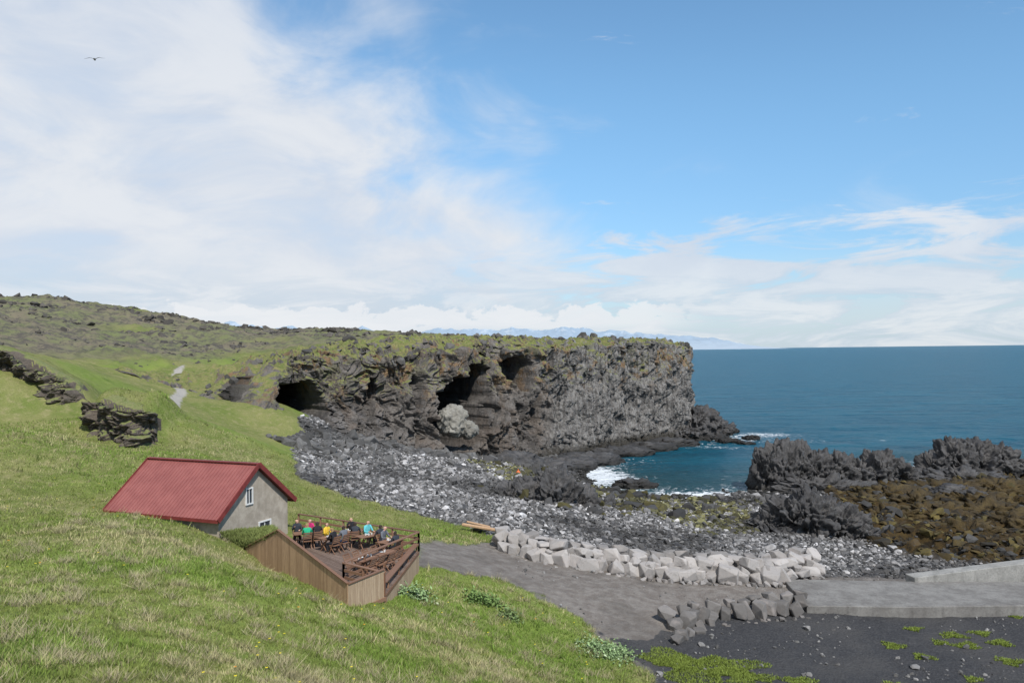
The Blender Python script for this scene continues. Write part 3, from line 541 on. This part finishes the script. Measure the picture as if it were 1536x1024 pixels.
i0,i1=.35,HW-.35; slope=(RZ-EZ)/(HW/2)
bm=bmesh.new()
zt=EZ+slope*.35-.12
pr=[(i0,6.2),(i1,6.2),(i1,zt),(HW/2,RZ-.12),(i0,zt)]
f=[bm.verts.new(hp(a,.3,z)) for a,z in pr]; bk=[bm.verts.new(hp(a,HL-.3,z)) for a,z in pr]
bm.faces.new(f); bm.faces.new(bk[::-1])
for i in range(5): bm.faces.new((f[i],bk[i],bk[(i+1)%5],f[(i+1)%5]))
fin(bm,'walls',stuc,house)
for nm,sgn in (('roof_near_slope',0),('roof_far_slope',1)):
    bm=bmesh.new(); a0=0 if sgn==0 else HW; e=hp(a0,0,EZ);rdg=hp(HW/2,0,RZ); up=(rdg-e).normalized(); nrmv=up.cross(Ld); 
    if nrmv.z<0: nrmv=-nrmv
    c_=(e+rdg)/2; L_=(rdg-e).length
    beam(bm,c_,c_+Ld*HL,L_,.07,nrmv)
    nb=34
    for i in range(nb+1):
        b0=i/nb*HL; p=e+Ld*b0+nrmv*.045; p2=rdg+Ld*b0+nrmv*.045; beam(bm,p,p2,.045,.03,nrmv)
    fin(bm,nm,roofm,house)
bm=bmesh.new(); beam(bm,hp(HW/2,-.04,RZ+.07),hp(HW/2,HL+.04,RZ+.07),.34,.06)
for b0 in (-.03,HL+.03):
    for a0 in (-.03,HW+.03): beam(bm,hp(a0,b0,EZ-.04),hp(HW/2,b0,RZ+.02),.05,.26)
for a0 in (-.04,HW+.04): beam(bm,hp(a0,0,EZ-.06),hp(a0,HL,EZ-.06),.05,.16)
fin(bm,'roof_trim',trim,house)
def window(name,a,z,w,h):
    bm=bmesh.new(); b0=.3-.03
    for (a1,z1,a2,z2) in ((a-w/2,z-h/2,a-w/2,z+h/2),(a+w/2,z-h/2,a+w/2,z+h/2)): beam(bm,hp(a1,b0,z1-.04),hp(a2,b0,z2+.04),.07,.09,Ld)
    beam(bm,hp(a,b0+.01,z-h/2),hp(a,b0+.01,z+h/2),.04,.05,Ld)
    for zz in (z-h/2,z+h/2): beam(bm,hp(a-w/2-.04,b0-.005,zz),hp(a+w/2+.04,b0-.005,zz),.09,.07)
    fin(bm,name+'_frame',white,house)
    bm=bmesh.new(); beam(bm,hp(a-w/2,.3-.008,z),hp(a+w/2,.3-.008,z),.02,h); fin(bm,name+'_glass',glass,house)
window('gable_window',HW/2-.5,10.2,.5,.85); window('ground_window',HW/2+.75,8.25,.95,.7)
# ---------------------------------------------------------------- deck
DZ=7.3; deck=empty('wooden_terrace_deck')
Bc=Vector((-6.9,33,0)); Lc=Vector((-14.5,42.2,0)); Cc=Vector((-5.75,35.2,0)); Ec=Vector((-5.15,43,0)); Fc=Vector((-13.0,48.2,0)); Gc=Vector((-7.9,36.9,0))
deckpoly=[(v.x,v.y) for v in (Bc,Cc,Ec,Fc,Vector((-13.6,46.5,0)),Vector((-14.6,43.9,0)),Lc)]
bm=bmesh.new(); dv=(Lc-Bc).normalized(); pn=Vector((dv.y,-dv.x,0)); 
if pn.y<0: pn=-pn
o_=.02
while o_<14:
    ts=np.linspace(-12,20,640); xs=Bc.x+dv.x*ts+pn.x*o_; ys=Bc.y+dv.y*ts+pn.y*o_
    ins=polydist(xs,ys,deckpoly)>0.02
    if ins.any():
        t0,t1=ts[ins][0],ts[ins][-1]
        if t1-t0>.2:
            a=Bc+dv*t0+pn*o_; b=Bc+dv*t1+pn*o_; beam(bm,(a.x,a.y,DZ-.02),(b.x,b.y,DZ-.02),.135,.04)
    o_+=.145
fin(bm,'deck_boards',woodd,deck)
bm=bmesh.new()
vs=[Bc,Cc,Ec,Fc]
for a,b in zip(vs[:-1],vs[1:]):
    n_=int((b-a).length/.15)
    for i in range(n_):
        p=a.lerp(b,(i+.5)/n_); g0=min(hz(p.x,p.y)-.15,6.9)
        d_=(b-a).normalized(); s_v=Vector((0,0,1))
        top=8.42 if a is Bc else DZ-.06; bot=7.2 if a is Bc else g0
        beam(bm,Vector((p.x,p.y,bot)),Vector((p.x,p.y,top)),.138,.025,d_.cross(s_v))
fin(bm,'skirt_boards',woodl,deck)
bm=bmesh.new(); n_=int((Lc-Bc).length/.15)
pk=.584
def ftop(t): return 8.46+(9.5-8.46)*t/pk if t<pk else 9.5-(t-pk)/(1-pk)*(9.5-7.6)
for i in range(n_):
    t0=(i+.5)/n_; p=Bc.lerp(Lc,t0); beam(bm,(p.x,p.y,min(6.95,hz(p.x,p.y)-.1) if t0>.05 else 7.15),(p.x,p.y,ftop(t0)),.142,.025,pn)
fin(bm,'side_fence_boards',wood,deck)
bm=bmesh.new()
def cap(a,za,b,zb_,w=.14,h=.045): beam(bm,(a.x,a.y,za),(b.x,b.y,zb_),w,h)
pkp=Bc.lerp(Lc,pk); cap(Bc,8.5,pkp,9.54); cap(pkp,9.55,Lc,7.65); cap(Bc,8.47,Cc,8.47)
cap(Bc-Vector((0,0.03,0)),7.17,Cc+Vector((0.03,0,0)),7.17,.1,.16)
def railing(a,b,n):
    for i in range(n+1):
        p=a.lerp(b,i/n); beam(bm,(p.x,p.y,DZ),(p.x,p.y,DZ+1.0),.1,.1)
    for h_ in (.35,.68): beam(bm,(a.x,a.y,DZ+h_),(b.x,b.y,DZ+h_),.04,.12)
    beam(bm,(a.x,a.y,DZ+1.02),(b.x,b.y,DZ+1.02),.16,.05)
railing(Ec,Fc,5); railing(Ec,Gc,4); railing(Gc,Cc,2)
for i in range(4):
    p=Cc.lerp(Ec,.15+i*.28); beam(bm,(p.x-.1,p.y,DZ),(p.x-.1,p.y,DZ+.42),.08,.08)
beam(bm,(Cc.x-.1,Cc.y+.5,DZ+.45),(Ec.x-.1,Ec.y-.3,DZ+.45),.3,.05)
cap(Cc,7.2,Ec,7.2,.06,.14); cap(Ec,7.2,Fc,7.2,.06,.14)
for t0 in (0,.5,1):
    p=Bc.lerp(Cc,t0); beam(bm,(p.x,p.y+.12,hz(p.x,p.y)-.3),(p.x,p.y+.12,7.2),.14,.14)
fin(bm,'railings_and_posts',railw,deck)
turfg=M('turf_mat',.95,.1); a=turfg.noise(1.5,6,.7); b_=turfg.noise(12,5,.7); turfg.color(turfg.mix(turfg.ramp(b_,.4,.7,0,.6),turfg.mix(turfg.ramp(a,.35,.65),(.14,.18,.045),(.22,.21,.09)),(.08,.09,.03))); turfg.bump(b_,.8,.08)
N_=40
A0,B0,C0,D0=[np.array(q_) for q_ in ((-15.3,41.5,8.75),(Lc.x,Lc.y,7.6),(pkp.x,pkp.y,9.45),(-13.4,44.2,8.45))]
uu,vv=np.meshgrid(np.linspace(0,1,N_),np.linspace(0,1,N_)); uu=uu.ravel()[:,None]; vv=vv.ravel()[:,None]
pp=(A0*(1-uu)+D0*uu)*(1-vv)+(B0*(1-uu)+C0*uu)*vv
edge=np.minimum(1,5*np.minimum(uu,1-uu))[:,0]
pp[:,2]+=fbm(p3(pp[:,0]*1.2,pp[:,1]*1.2),4,3)*.12*edge+.02
turf_pts=pp.copy()
ff=gridf(N_,N_)
right=[j*N_+N_-1 for j in range(N_)]; low_=pp[right].copy(); low_[:,2]=7.2; low_[:,0]+=.1
vt=np.vstack([pp,low_]); sf=[(right[j],N_*N_+j,N_*N_+j+1,right[j+1]) for j in range(N_-1)]
mkmesh('turf_bank',vt,np.vstack([ff,np.array(sf)]),turfg.m)
# ---------------------------------------------------------------- furniture
def furn_table(x,y,yaw,rect=(1.3,.75)):
    e=empty('outdoor_table'); bm=bmesh.new(); w,d=rect
    for i in range(6): beam(bm,(-w/2,-d/2+d*(i+.5)/6,.73),(w/2,-d/2+d*(i+.5)/6,.73),d/6-.012,.03)
    for s in (-1,1):
        beam(bm,(s*w*.38,-d*.4,0),(s*w*.38,d*.4,.71),.05,.04,(1,0,0)); beam(bm,(s*w*.34,d*.4,0),(s*w*.34,-d*.4,.71),.05,.04,(1,0,0))
    beam(bm,(-w*.38,0,.36),(w*.38,0,.36),.04,.05)
    fin(bm,'table_frame',railw,e)
    bm=bmesh.new()
    for i in range(3):
        cx,cy=random.uniform(-w*.35,w*.35),random.uniform(-d*.3,d*.3); bmesh.ops.create_cone(bm,segments=12,cap_ends=True,radius1=.035,radius2=.045,depth=.1,matrix=Matrix.Translation((cx,cy,.80)))
    bmesh.ops.create_cone(bm,segments=16,cap_ends=True,radius1=.08,radius2=.12,depth=.025,matrix=Matrix.Translation((0,.1,.76)))
    fin(bm,'cups_and_plate',white,e)
    e.location=(x,y,DZ); e.rotation_euler=(0,0,yaw)
def furn_chair(x,y,yaw):
    e=empty('folding_chair'); bm=bmesh.new()
    for i in range(5): beam(bm,(-.22,-.18+i*.09,.44),(.22,-.18+i*.09,.44),.075,.02)
    for s in (-.22,.22):
        beam(bm,(s,.2,0),(s,-.26,.92),.035,.035,(1,0,0)); beam(bm,(s*.9,-.25,0),(s*.9,.2,.44),.035,.035,(1,0,0))
    for h_ in (.6,.7,.8,.9): yy=.2-.46*h_/.92; beam(bm,(-.22,yy,h_),(.22,yy,h_),.02,.07)
    fin(bm,'chair_frame',railw,e); e.location=(x,y,DZ); e.rotation_euler=(0,0,yaw)
# ---------------------------------------------------------------- people
def skin_person(name,seated=True,lean=.0,arm=0,turn=0):
    V=[];E=[];Rd=[]
    def add(p,r,par=None):
        V.append(Vector(p)); Rd.append(r); 
        if par is not None: E.append((par,len(V)-1))
        return len(V)-1
    pz=.55 if seated else .95
    pel=add((0,0,pz),.15); sp=add((0,.0+lean*.3,pz+.2),.135,pel); ch=add((0,.02+lean*.7,pz+.42),.15,sp); nk=add((0,.03+lean,pz+.58),.055,ch)
    hx=.03*turn
    hd=add((hx*.5,.06+lean,pz+.68),.085,nk); ht=add((hx,.06+lean,pz+.78),.088,hd)
    add((hx+.02*turn,.165+lean,pz+.69),.014,hd)
    for s in (-1,1): add((s*.095,.05+lean,pz+.70),.015,hd)
    for s in (-1,1):
        sh=add((s*.18,.02+lean*.8,pz+.49),.068,ch)
        if seated:
            raise_=(arm==1 and s==1)
            el=add((s*.25,.10+lean,pz+.24),.048,sh); wr=add((s*.14,.34+lean,pz+(.42 if raise_ else .26)),.03,el); pa=add((s*.12,.41+lean,pz+(.47 if raise_ else .265)),.034,wr); fy=Vector((0,1,-.15 if not raise_ else .4))
        else:
            el=add((s*.24,-.02,pz+.2),.048,sh); wr=add((s*.25,.05,pz-.03),.03,el); pa=add((s*.25,.07,pz-.10),.034,wr); fy=Vector((0,.25,-1))
        fy.normalize(); root=V[pa].copy()
        for i,l in enumerate((.07,.082,.076,.06)):
            off=Vector(((i-1.5)*.018,0,0)); a=add(root+off+fy*.035,.009,pa); add(root+off+fy*(.035+l*.6)+Vector((0,0,-.01)),.008,a)
        a=add(root+Vector((-s*.035,0,.0))+fy*.005,.010,pa); add(root+Vector((-s*.05,0,0))+fy*.04,.009,a)
        hip=add((s*.09,.01,pz-.04),.105,pel)
        if seated: kn=add((s*.13,.44,.50),.07,hip); an=add((s*.13,.40+.06*arm,.10),.042,kn)
        else: kn=add((s*.11,.04+.08*s,.50),.068,hip); an=add((s*.11,.02+.14*s,.09),.042,kn)
        add(V[an]+Vector((s*.02,.15,-.05)),.036,an)
    me=bpy.data.meshes.new(name); me.from_pydata(V,E,[]); ob=bpy.data.objects.new(name,me); col.objects.link(ob)
    md_=ob.modifiers.new('s','SKIN'); md_.use_smooth_shade=True
    for i,sv in enumerate(me.skin_vertices[0].data): sv.radius=(Rd[i],Rd[i]*(.72 if i in(0,1,2) else 1)); sv.use_root=(i==0)
    ob.modifiers.new('u','SUBSURF').levels=1
    bpy.context.view_layer.update(); dg=bpy.context.evaluated_depsgraph_get(); m2=bpy.data.meshes.new_from_object(ob.evaluated_get(dg)); bpy.data.objects.remove(ob)
    hands=[V[i] for i in range(len(V)) if Rd[i] in (.034,)]
    for _ in range(5): m2.materials.append(None)
    hc=V[5]
    for p in m2.polygons:
        c=p.center
        if c.z>pz+.585 : 
            q_=c-hc; mi=3 if (q_.z>.035 or q_.y<-.01) and not(abs(q_.y-.1)<.02) else 2
            if c.z<pz+.63: mi=2 if mi==2 else 3
        elif min((c-h).length for h in hands)<.10: mi=2
        elif c.z<.11: mi=4
        elif c.z<pz+.05: mi=1
        else: mi=0
        p.material_index=mi
        p.use_smooth=True
    bm=bmesh.new(); bm.from_mesh(m2)
    for s in (-1,1):
        r_=bmesh.ops.create_icosphere(bm,subdivisions=1,radius=.012,matrix=Matrix.Translation((hc.x+s*.033,hc.y+.078,hc.z-.055)))
        for v in r_['verts']:
            for fc in v.link_faces: fc.material_index=4
    bm.to_mesh(m2); bm.free()
    return m2
def cm(name,c): 
    return simple(name,c,.8,.15,20)
PM=[skin_person('pa',True,.06,0,0),skin_person('pb',True,-.03,1,1),skin_person('pc',True,.12,0,-1)]
sk=cm('skin_mat',(.5,.3,.22)); hairs=[cm('hair_dark_mat',(.03,.02,.015)),cm('hair_fair_mat',(.25,.17,.08)),cm('hair_grey_mat',(.35,.34,.33)),cm('white_cap_mat',(.75,.75,.73))]; tr=[cm('trousers_black_mat',(.02,.02,.025)),cm('trousers_blue_mat',(.03,.05,.1)),cm('trousers_beige_mat',(.2,.17,.12))]; shoe=cm('shoe_mat',(.03,.03,.03))
JC=dict(green=(.02,.33,.17),dark=(.03,.035,.045),magenta=(.5,.03,.15),yellow=(.65,.42,.04),black=(.015,.015,.018),teal=(.12,.45,.48),grey=(.12,.13,.15),blue=(.05,.09,.2)); JM={a:cm('jacket_'+a+'_mat',b) for a,b in JC.items()}
def person(mesh,x,y,z,yaw,j,hair,t_,name='seated_person',sc=1.0):
    ob=bpy.data.objects.new(name,mesh.copy()); col.objects.link(ob); ms_=[JM[j],tr[t_],sk,hairs[hair],shoe]
    for i,mm_ in enumerate(ms_): ob.data.materials[i]=mm_
    ob.location=(x,y,z); ob.rotation_euler=(0,0,yaw); ob.scale=(sc,)*3
def onDeck(px,py): return P(px,py,z=DZ+.75)
grp=[((458,798),.4,[('green',1,0,-1,0),('dark',0,0,1,-.35),('magenta',1,2,1,.35),('black',0,0,-1,.55)]),
 ((496,804),.9,[('yellow',0,0,1,.3),('black',1,0,-1,-.3),('grey',0,1,-1,.35)]),
 ((527,796),.2,[('black',3,2,1,.0),('dark',0,0,-1,.2)]),
 ((553,802),.7,[('teal',1,2,1,.3),('dark',0,0,-1,.3)]),
 ((585,810),1.0,[('grey',2,0,1,.2),('dark',0,0,-1,-.3)]),
 ((548,836),1.1,[]),((575,828),1.1,[])]
ip=0
for (px,py),yaw,pp_ in grp:
    c_=onDeck(px,py); furn_table(c_[0],c_[1],yaw)
    for j,h_,t_,side,along in pp_:
        lx,ly=along*1.0,side*.72; wx=c_[0]+lx*math.cos(yaw)-ly*math.sin(yaw); wy=c_[1]+lx*math.sin(yaw)+ly*math.cos(yaw)
        fy=yaw+(math.pi if side>0 else 0)
        person(PM[ip%3],wx,wy,DZ,fy+random.uniform(-.15,.15),j,h_,t_,sc=random.uniform(1.0,1.06)); furn_chair(wx,wy,fy); ip+=1
    if not pp_:
        for side,along in ((1,.3),(1,-.4),(-1,.3),(-1,-.4)):
            lx,ly=along,side*.62; furn_chair(c_[0]+lx*math.cos(yaw)-ly*math.sin(yaw),c_[1]+lx*math.sin(yaw)+ly*math.cos(yaw),yaw+(math.pi if side>0 else 0))
# ---------------------------------------------------------------- driftwood, buoy, bird
bm=bmesh.new(); a=P(693,786,z=5.6); b=P(748,795,z=5.3); beam(bm,a,b,.26,.2); beam(bm,P(700,782,z=5.5),P(735,790,z=5.3),.15,.15); fin(bm,'driftwood_logs',wood,None,.05)
bm=bmesh.new(); x,y=XY(775,101); z=hz(x,y); bmesh.ops.create_uvsphere(bm,u_segments=16,v_segments=12,radius=.26,matrix=Matrix.Translation((x,y,z+.35))); bmesh.ops.create_cone(bm,segments=10,cap_ends=True,radius1=.09,radius2=.05,depth=.25,matrix=Matrix.Translation((x,y,z+.68)))
fin(bm,'mooring_buoy',simple('orange_plastic_mat',(.6,.13,.04),.5))
def bird():
    c=P(142,89,d=62); V=[];Fs=[]
    n=14; 
    for i in range(-n,n+1):
        t_=i/n; a=abs(t_); x=t_*.68; z=.10*math.sin(min(1,a*2)*math.pi/2)-.10*max(0,a-.45)*1.6; ch=.15*(1-a**2.2)+.01; y0=-.1*a**2+.02
        for (yy,zz) in ((y0+ch/2,0),(y0,.018*(1-a)),(y0-ch/2,0),(y0,-.012*(1-a))): V.append((x,yy,z+zz))
    for i in range(2*n):
        for k_ in range(4): a=i*4+k_; b=i*4+(k_+1)%4; Fs.append((a,b,b+4,a+4))
    o=len(V)
    prof=[(.30,.006,-.01),(.25,.02,0),(.2,.045,0),(.1,.065,-.02),(0,.075,-.02),(-.12,.055,-.01),(-.2,.03,0),(-.32,.05,.0)]
    for y_,r_,z_ in prof:
        for k_ in range(8): an=k_*math.pi/4; V.append((r_*math.cos(an),y_,z_+(r_ if y_>-.3 else .006)*math.sin(an)))
    for i in range(len(prof)-1):
        for k_ in range(8): a=o+i*8+k_; b=o+i*8+(k_+1)%8; Fs.append((a,b,b+8,a+8))
    ob=mkmesh('flying_gull',V,Fs,simple('gull_feather_mat',(.22,.21,.20),.8,.3)); ob.location=c; ob.rotation_euler=(.15,-.12,.3); ob.scale=(1.15,)*3
bird()
# ---------------------------------------------------------------- grass blades
gm_=M('grass_blade_mat',.8,.2); gm_.color(gm_.attr('col','Color')); gm_=gm_.m
def blades(name,x,y,z,h,wd,c,lean=.5):
    n=len(x); an=rng.uniform(0,6.28,n); lx=rng.normal(0,lean,n)*h+.15*h; ly=rng.normal(0,lean,n)*h
    ca,sa=np.cos(an)*wd/2,np.sin(an)*wd/2
    v=np.empty((n,3,3)); v[:,0]=np.stack([x-ca,y-sa,z-.02],1); v[:,1]=np.stack([x+ca,y+sa,z-.02],1); v[:,2]=np.stack([x+lx,y+ly,z+h],1)
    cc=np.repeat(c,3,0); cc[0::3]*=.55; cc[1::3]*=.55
    return mkmesh(name,v.reshape(-1,3),np.arange(3*n).reshape(n,3),gm_,smooth=False,colattr=cc)
n=540000; rad=np.exp(rng.uniform(math.log(13),math.log(72),n)); tt=np.radians(rng.uniform(-38,20,n)); x=np.sin(tt)*rad; y=np.cos(tt)*rad
ok=look(mgr,x,y)>.5; x,y,rad=x[ok],y[ok],rad[ok]
hx_=(x-O.x)*Wd.x+(y-O.y)*Wd.y; hy_=(x-O.x)*Ld.x+(y-O.y)*Ld.y
ok=~((hx_>0.2)&(hx_<HW-.2)&(hy_>-.2)&(hy_<HL-.3)); ok&=polydist(x,y,deckpoly)<-.05
x,y,rad=x[ok],y[ok],rad[ok]; z=look(gz,x,y); n=len(x)
st=fbm(p3(x*.9,y*.9),4,201); st2=fbm(p3(x*.15,y*.15),3,207)
dry=sst(.02,.48,st*.85+st2*.7+rng.normal(0,.18,n)); lush=sst(-.15,.45,fbm(p3(x*.1,y*.1),3,209)+.3*sst(-8,2,x)+rng.normal(0,.1,n))
c=np.array([.235,.275,.07])*(1-lush[:,None])+np.array([.20,.305,.05])*lush[:,None]; c=c*(1-dry[:,None])+np.array([.49,.44,.23])*dry[:,None]
c*=rng.uniform(.55,1.3,(n,1))*(1+.25*fbm(p3(x*.5,y*.5),3,221))[:,None]
tuft=sst(.1,.7,fbm(p3(x*1.6,y*1.6),3,213))
h=(.09+.16*tuft+.12*dry*tuft)*rng.uniform(.5,1.4,n)*(.8+.5*lush); 
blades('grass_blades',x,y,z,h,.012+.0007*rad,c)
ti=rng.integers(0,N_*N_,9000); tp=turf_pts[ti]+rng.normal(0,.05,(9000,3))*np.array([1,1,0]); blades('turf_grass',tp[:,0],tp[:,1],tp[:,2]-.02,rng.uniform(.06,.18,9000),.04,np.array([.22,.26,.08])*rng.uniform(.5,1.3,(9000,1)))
nt=460; rad=np.exp(rng.uniform(math.log(15),math.log(48),nt)); tt=np.radians(rng.uniform(-36,12,nt)); cx=np.sin(tt)*rad; cy=np.cos(tt)*rad; keep=(look(mgr,cx,cy)>.8)&(polydist(cx,cy,deckpoly)<-.6); cx,cy=cx[keep],cy[keep]
per=90; sz=np.repeat(rng.uniform(.6,1.3,len(cx)),per); x=np.repeat(cx,per)+rng.normal(0,.16,len(cx)*per)*sz*1.4; y=np.repeat(cy,per)+rng.normal(0,.16,len(cx)*per)*sz; z=look(gz,x,y); n=len(x)
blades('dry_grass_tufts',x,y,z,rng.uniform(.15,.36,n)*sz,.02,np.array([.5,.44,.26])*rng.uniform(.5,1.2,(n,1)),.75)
def leafy(name,px,py,rx,n,c,h=.5,fl=None):
    g_=Gp(px,py); x=g_[0]+rng.normal(0,rx*.45,n); y=g_[1]+rng.normal(0,rx*.35,n); z=look(gz,x,y)+np.abs(rng.normal(0,.45,n))*h; s=rng.uniform(.04,.10,n); a=rng.uniform(0,6.28,n); tl=rng.normal(0,.5,(n,2))
    dx=np.stack([np.cos(a),np.sin(a),tl[:,0]],1)*s[:,None]; dy=np.stack([-np.sin(a),np.cos(a),tl[:,1]],1)*s[:,None]*.55; ctr=np.stack([x,y,z],1)
    v=np.stack([ctr-dx,ctr-dy,ctr+dx,ctr+dy],1).reshape(-1,3); cc=np.repeat(np.array(c)*rng.uniform(.6,1.4,(n,1)),4,0)
    if fl: m_=np.repeat(rng.uniform(0,1,n)<fl,4); cc[m_]=(.42,.48,.3)
    mkmesh(name,v,np.arange(4*n).reshape(n,4),gm_,smooth=False,colattr=cc)
leafy('angelica_plant',620,892,.9,1000,(.19,.27,.12),.5,.08); leafy('angelica_plant',715,900,.6,700,(.15,.23,.07),.5); leafy('angelica_plant',735,905,.6,600,(.15,.23,.07),.5)
leafy('angelica_plant',910,980,1.3,1800,(.19,.27,.12),.35,.08); leafy('angelica_plant',765,925,.6,400,(.15,.21,.08),.5); leafy('angelica_plant',592,862,.6,400,(.15,.22,.08),.5)
n=420; rad=np.exp(rng.uniform(math.log(14),math.log(60),n)); tt=np.radians(rng.uniform(-36,16,n)); x=np.sin(tt)*rad; y=np.cos(tt)*rad; ok=(look(mgr,x,y)>.8)&(polydist(x,y,deckpoly)<-.4)&(perlin(p3(x*.12,y*.12),77)>.0); x,y=x[ok],y[ok]; z=look(gz,x,y)+.22; n=len(x); s=.04
v=np.stack([np.stack([x+s*math.cos(a),y+s*math.sin(a),z+.01*(i%2)],1) for i,a in enumerate(np.linspace(0,2*math.pi,7)[:-1])],1).reshape(-1,3); fc=np.arange(6*n).reshape(n,6)
cc=np.where((rng.uniform(0,1,n)<.15)[:,None],np.array([.7,.25,.02]),np.array([.7,.55,.03])); mkmesh('dandelion_flowers',v,fc,gm_,smooth=False,colattr=np.repeat(cc,6,0))
mo_m=[(1050,1005,2.0),(1010,1000,.9),(1120,1018,.9),(1340,963,.45),(1385,978,.4),(1430,948,.5),(1450,962,.5),(1500,960,.45),(1515,985,.5),(1370,940,.35),(1200,1020,.6),(1345,1020,.4),(1520,920,.4),(1460,1010,.3),(1090,1008,.8),(1410,958,.3),(1470,945,.4),(1290,905,.3)]
X1=[];Y1=[]
for px,py,r_ in mo_m:
    g_=P(px,py,z=2.75); m_=int(2600*r_*r_)+300; aa=rng.uniform(0,6.28,m_); q_=np.sqrt(rng.uniform(0,1,m_))*r_*(1+.35*np.sin(aa*3+px)+.2*np.sin(aa*7)); X1.append(g_[0]+q_*np.cos(aa)*1.2); Y1.append(g_[1]+q_*np.sin(aa)*.9)
x=np.concatenate(X1);y=np.concatenate(Y1);z=look(gz,x,y);n=len(x)
blades('moss_cushions',x,y,z,rng.uniform(.03,.11,n),.06,np.array([.21,.27,.05])*rng.uniform(.5,1.25,(n,1)),.8)
# ---------------------------------------------------------------- light & sky
az=math.atan2(.38,-.82); el=math.radians(48)
sv=Vector((math.sin(az)*math.cos(el),math.cos(az)*math.cos(el),math.sin(el)))
sl=bpy.data.lights.new('sun','SUN'); sl.energy=4.7; sl.angle=math.radians(.5); sl.color=(1,.955,.89); so=bpy.data.objects.new('sun',sl); col.objects.link(so); so.rotation_euler=sv.to_track_quat('Z','Y').to_euler()
w=bpy.data.worlds.new('World'); scene.world=w; w.use_nodes=True; nt_=w.node_tree; 
k=M.__new__(M); k.t=nt_; k.n=nt_.nodes; bg=k.n['Background']
sky=k.n.new('ShaderNodeTexSky'); sky.sky_type='NISHITA'; sky.sun_disc=False; sky.sun_elevation=el; sky.sun_rotation=az; sky.air_density=1.0; sky.dust_density=.4; sky.ozone_density=2.5
tcn=k.n.new('ShaderNodeTexCoord').outputs['Generated']; k.tc=tcn
sp=k.n.new('ShaderNodeSeparateXYZ'); k.l(tcn,sp.inputs[0])
u_=k.math('ARCTAN2',sp.outputs[0],sp.outputs[1]); v_=k.math('ARCSINE',sp.outputs[2])
cb=k.n.new('ShaderNodeCombineXYZ'); k.l(u_,cb.inputs[0]); k.l(v_,cb.inputs[1]); uv=cb.outputs[0]
na=k.noise(2.6,6,.5,k.scale(uv,(1,1.8,1)),.4); nb_=k.noise(7,6,.62,k.scale(uv,(1,4.5,1)),.6); nc_=k.noise(22,6,.6,k.scale(uv,(1,1.6,1)),.2); nd_=k.noise(5,6,.58,k.scale(uv,(1,2.0,1)),.5)
ub=k.math('SUBTRACT',.03,k.math('MULTIPLY',k.math('SUBTRACT',v_,.19),1.15))
dl=k.math('ADD',k.math('ADD',k.math('SUBTRACT',ub,u_),k.math('MULTIPLY',k.math('SUBTRACT',na,.5),.7)),k.math('MULTIPLY',k.math('SUBTRACT',nd_,.5),.4))
left=k.math('MULTIPLY',k.ramp(dl,-.08,.18),k.ramp(k.math('ADD',k.math('MULTIPLY',nd_,.8),k.math('MULTIPLY',nb_,.3)),.36,.62,.82,.99))
nl=k.math('ADD',k.ramp(v_,.08,.21,.62,-.42),k.math('MULTIPLY',k.math('SUBTRACT',nb_,.5),3.2)); lowb=k.ramp(nl,.0,.6,0,.90)
cir=k.math('MULTIPLY',k.ramp(nd_,.5,.75,0,.45),k.ramp(na,.46,.62))
cu=k.math('ADD',k.math('SUBTRACT',nc_,.5),k.ramp(v_,.035,.085,.18,-.3)); cum=k.math('MULTIPLY',k.ramp(cu,.0,.06),k.math('MULTIPLY',k.ramp(v_,.015,.035),k.ramp(u_,.16,.26,1,.15)))
hz_=k.ramp(v_,0,.14,.76,0)
den=k.math('MAXIMUM',k.math('MAXIMUM',left,lowb),k.math('MAXIMUM',cir,hz_))
shade=k.ramp(nd_,.35,.65)
ccol=k.mix(shade,(4.3,4.7,5.35),(5.2,5.42,5.75)); lowc=k.mix(k.ramp(nb_,.42,.6),(3.5,4.25,5.0),(5.15,5.42,5.7)); ccol=k.mix(k.ramp(v_,.02,.14,.8,0),ccol,lowc); ccol=k.mix(k.ramp(v_,.25,.5,0,.45),ccol,(3.8,4.35,5.3))
mul=k.mix(k.ramp(v_,.03,.34),(.64,.79,.93),(.88,1.12,1.15))
skc=k.mix(1.0,sky.outputs[0],mul,'MULTIPLY')
o1=k.mix(den,skc,ccol); o1=k.mix(k.math('MULTIPLY',cum,.8),o1,(5.6,5.75,5.95))
k.l(o1,bg.inputs['Color']); bg.inputs['Strength'].default_value=.15
scene.view_settings.view_transform='Standard'; scene.view_settings.look='None'; scene.view_settings.exposure=0
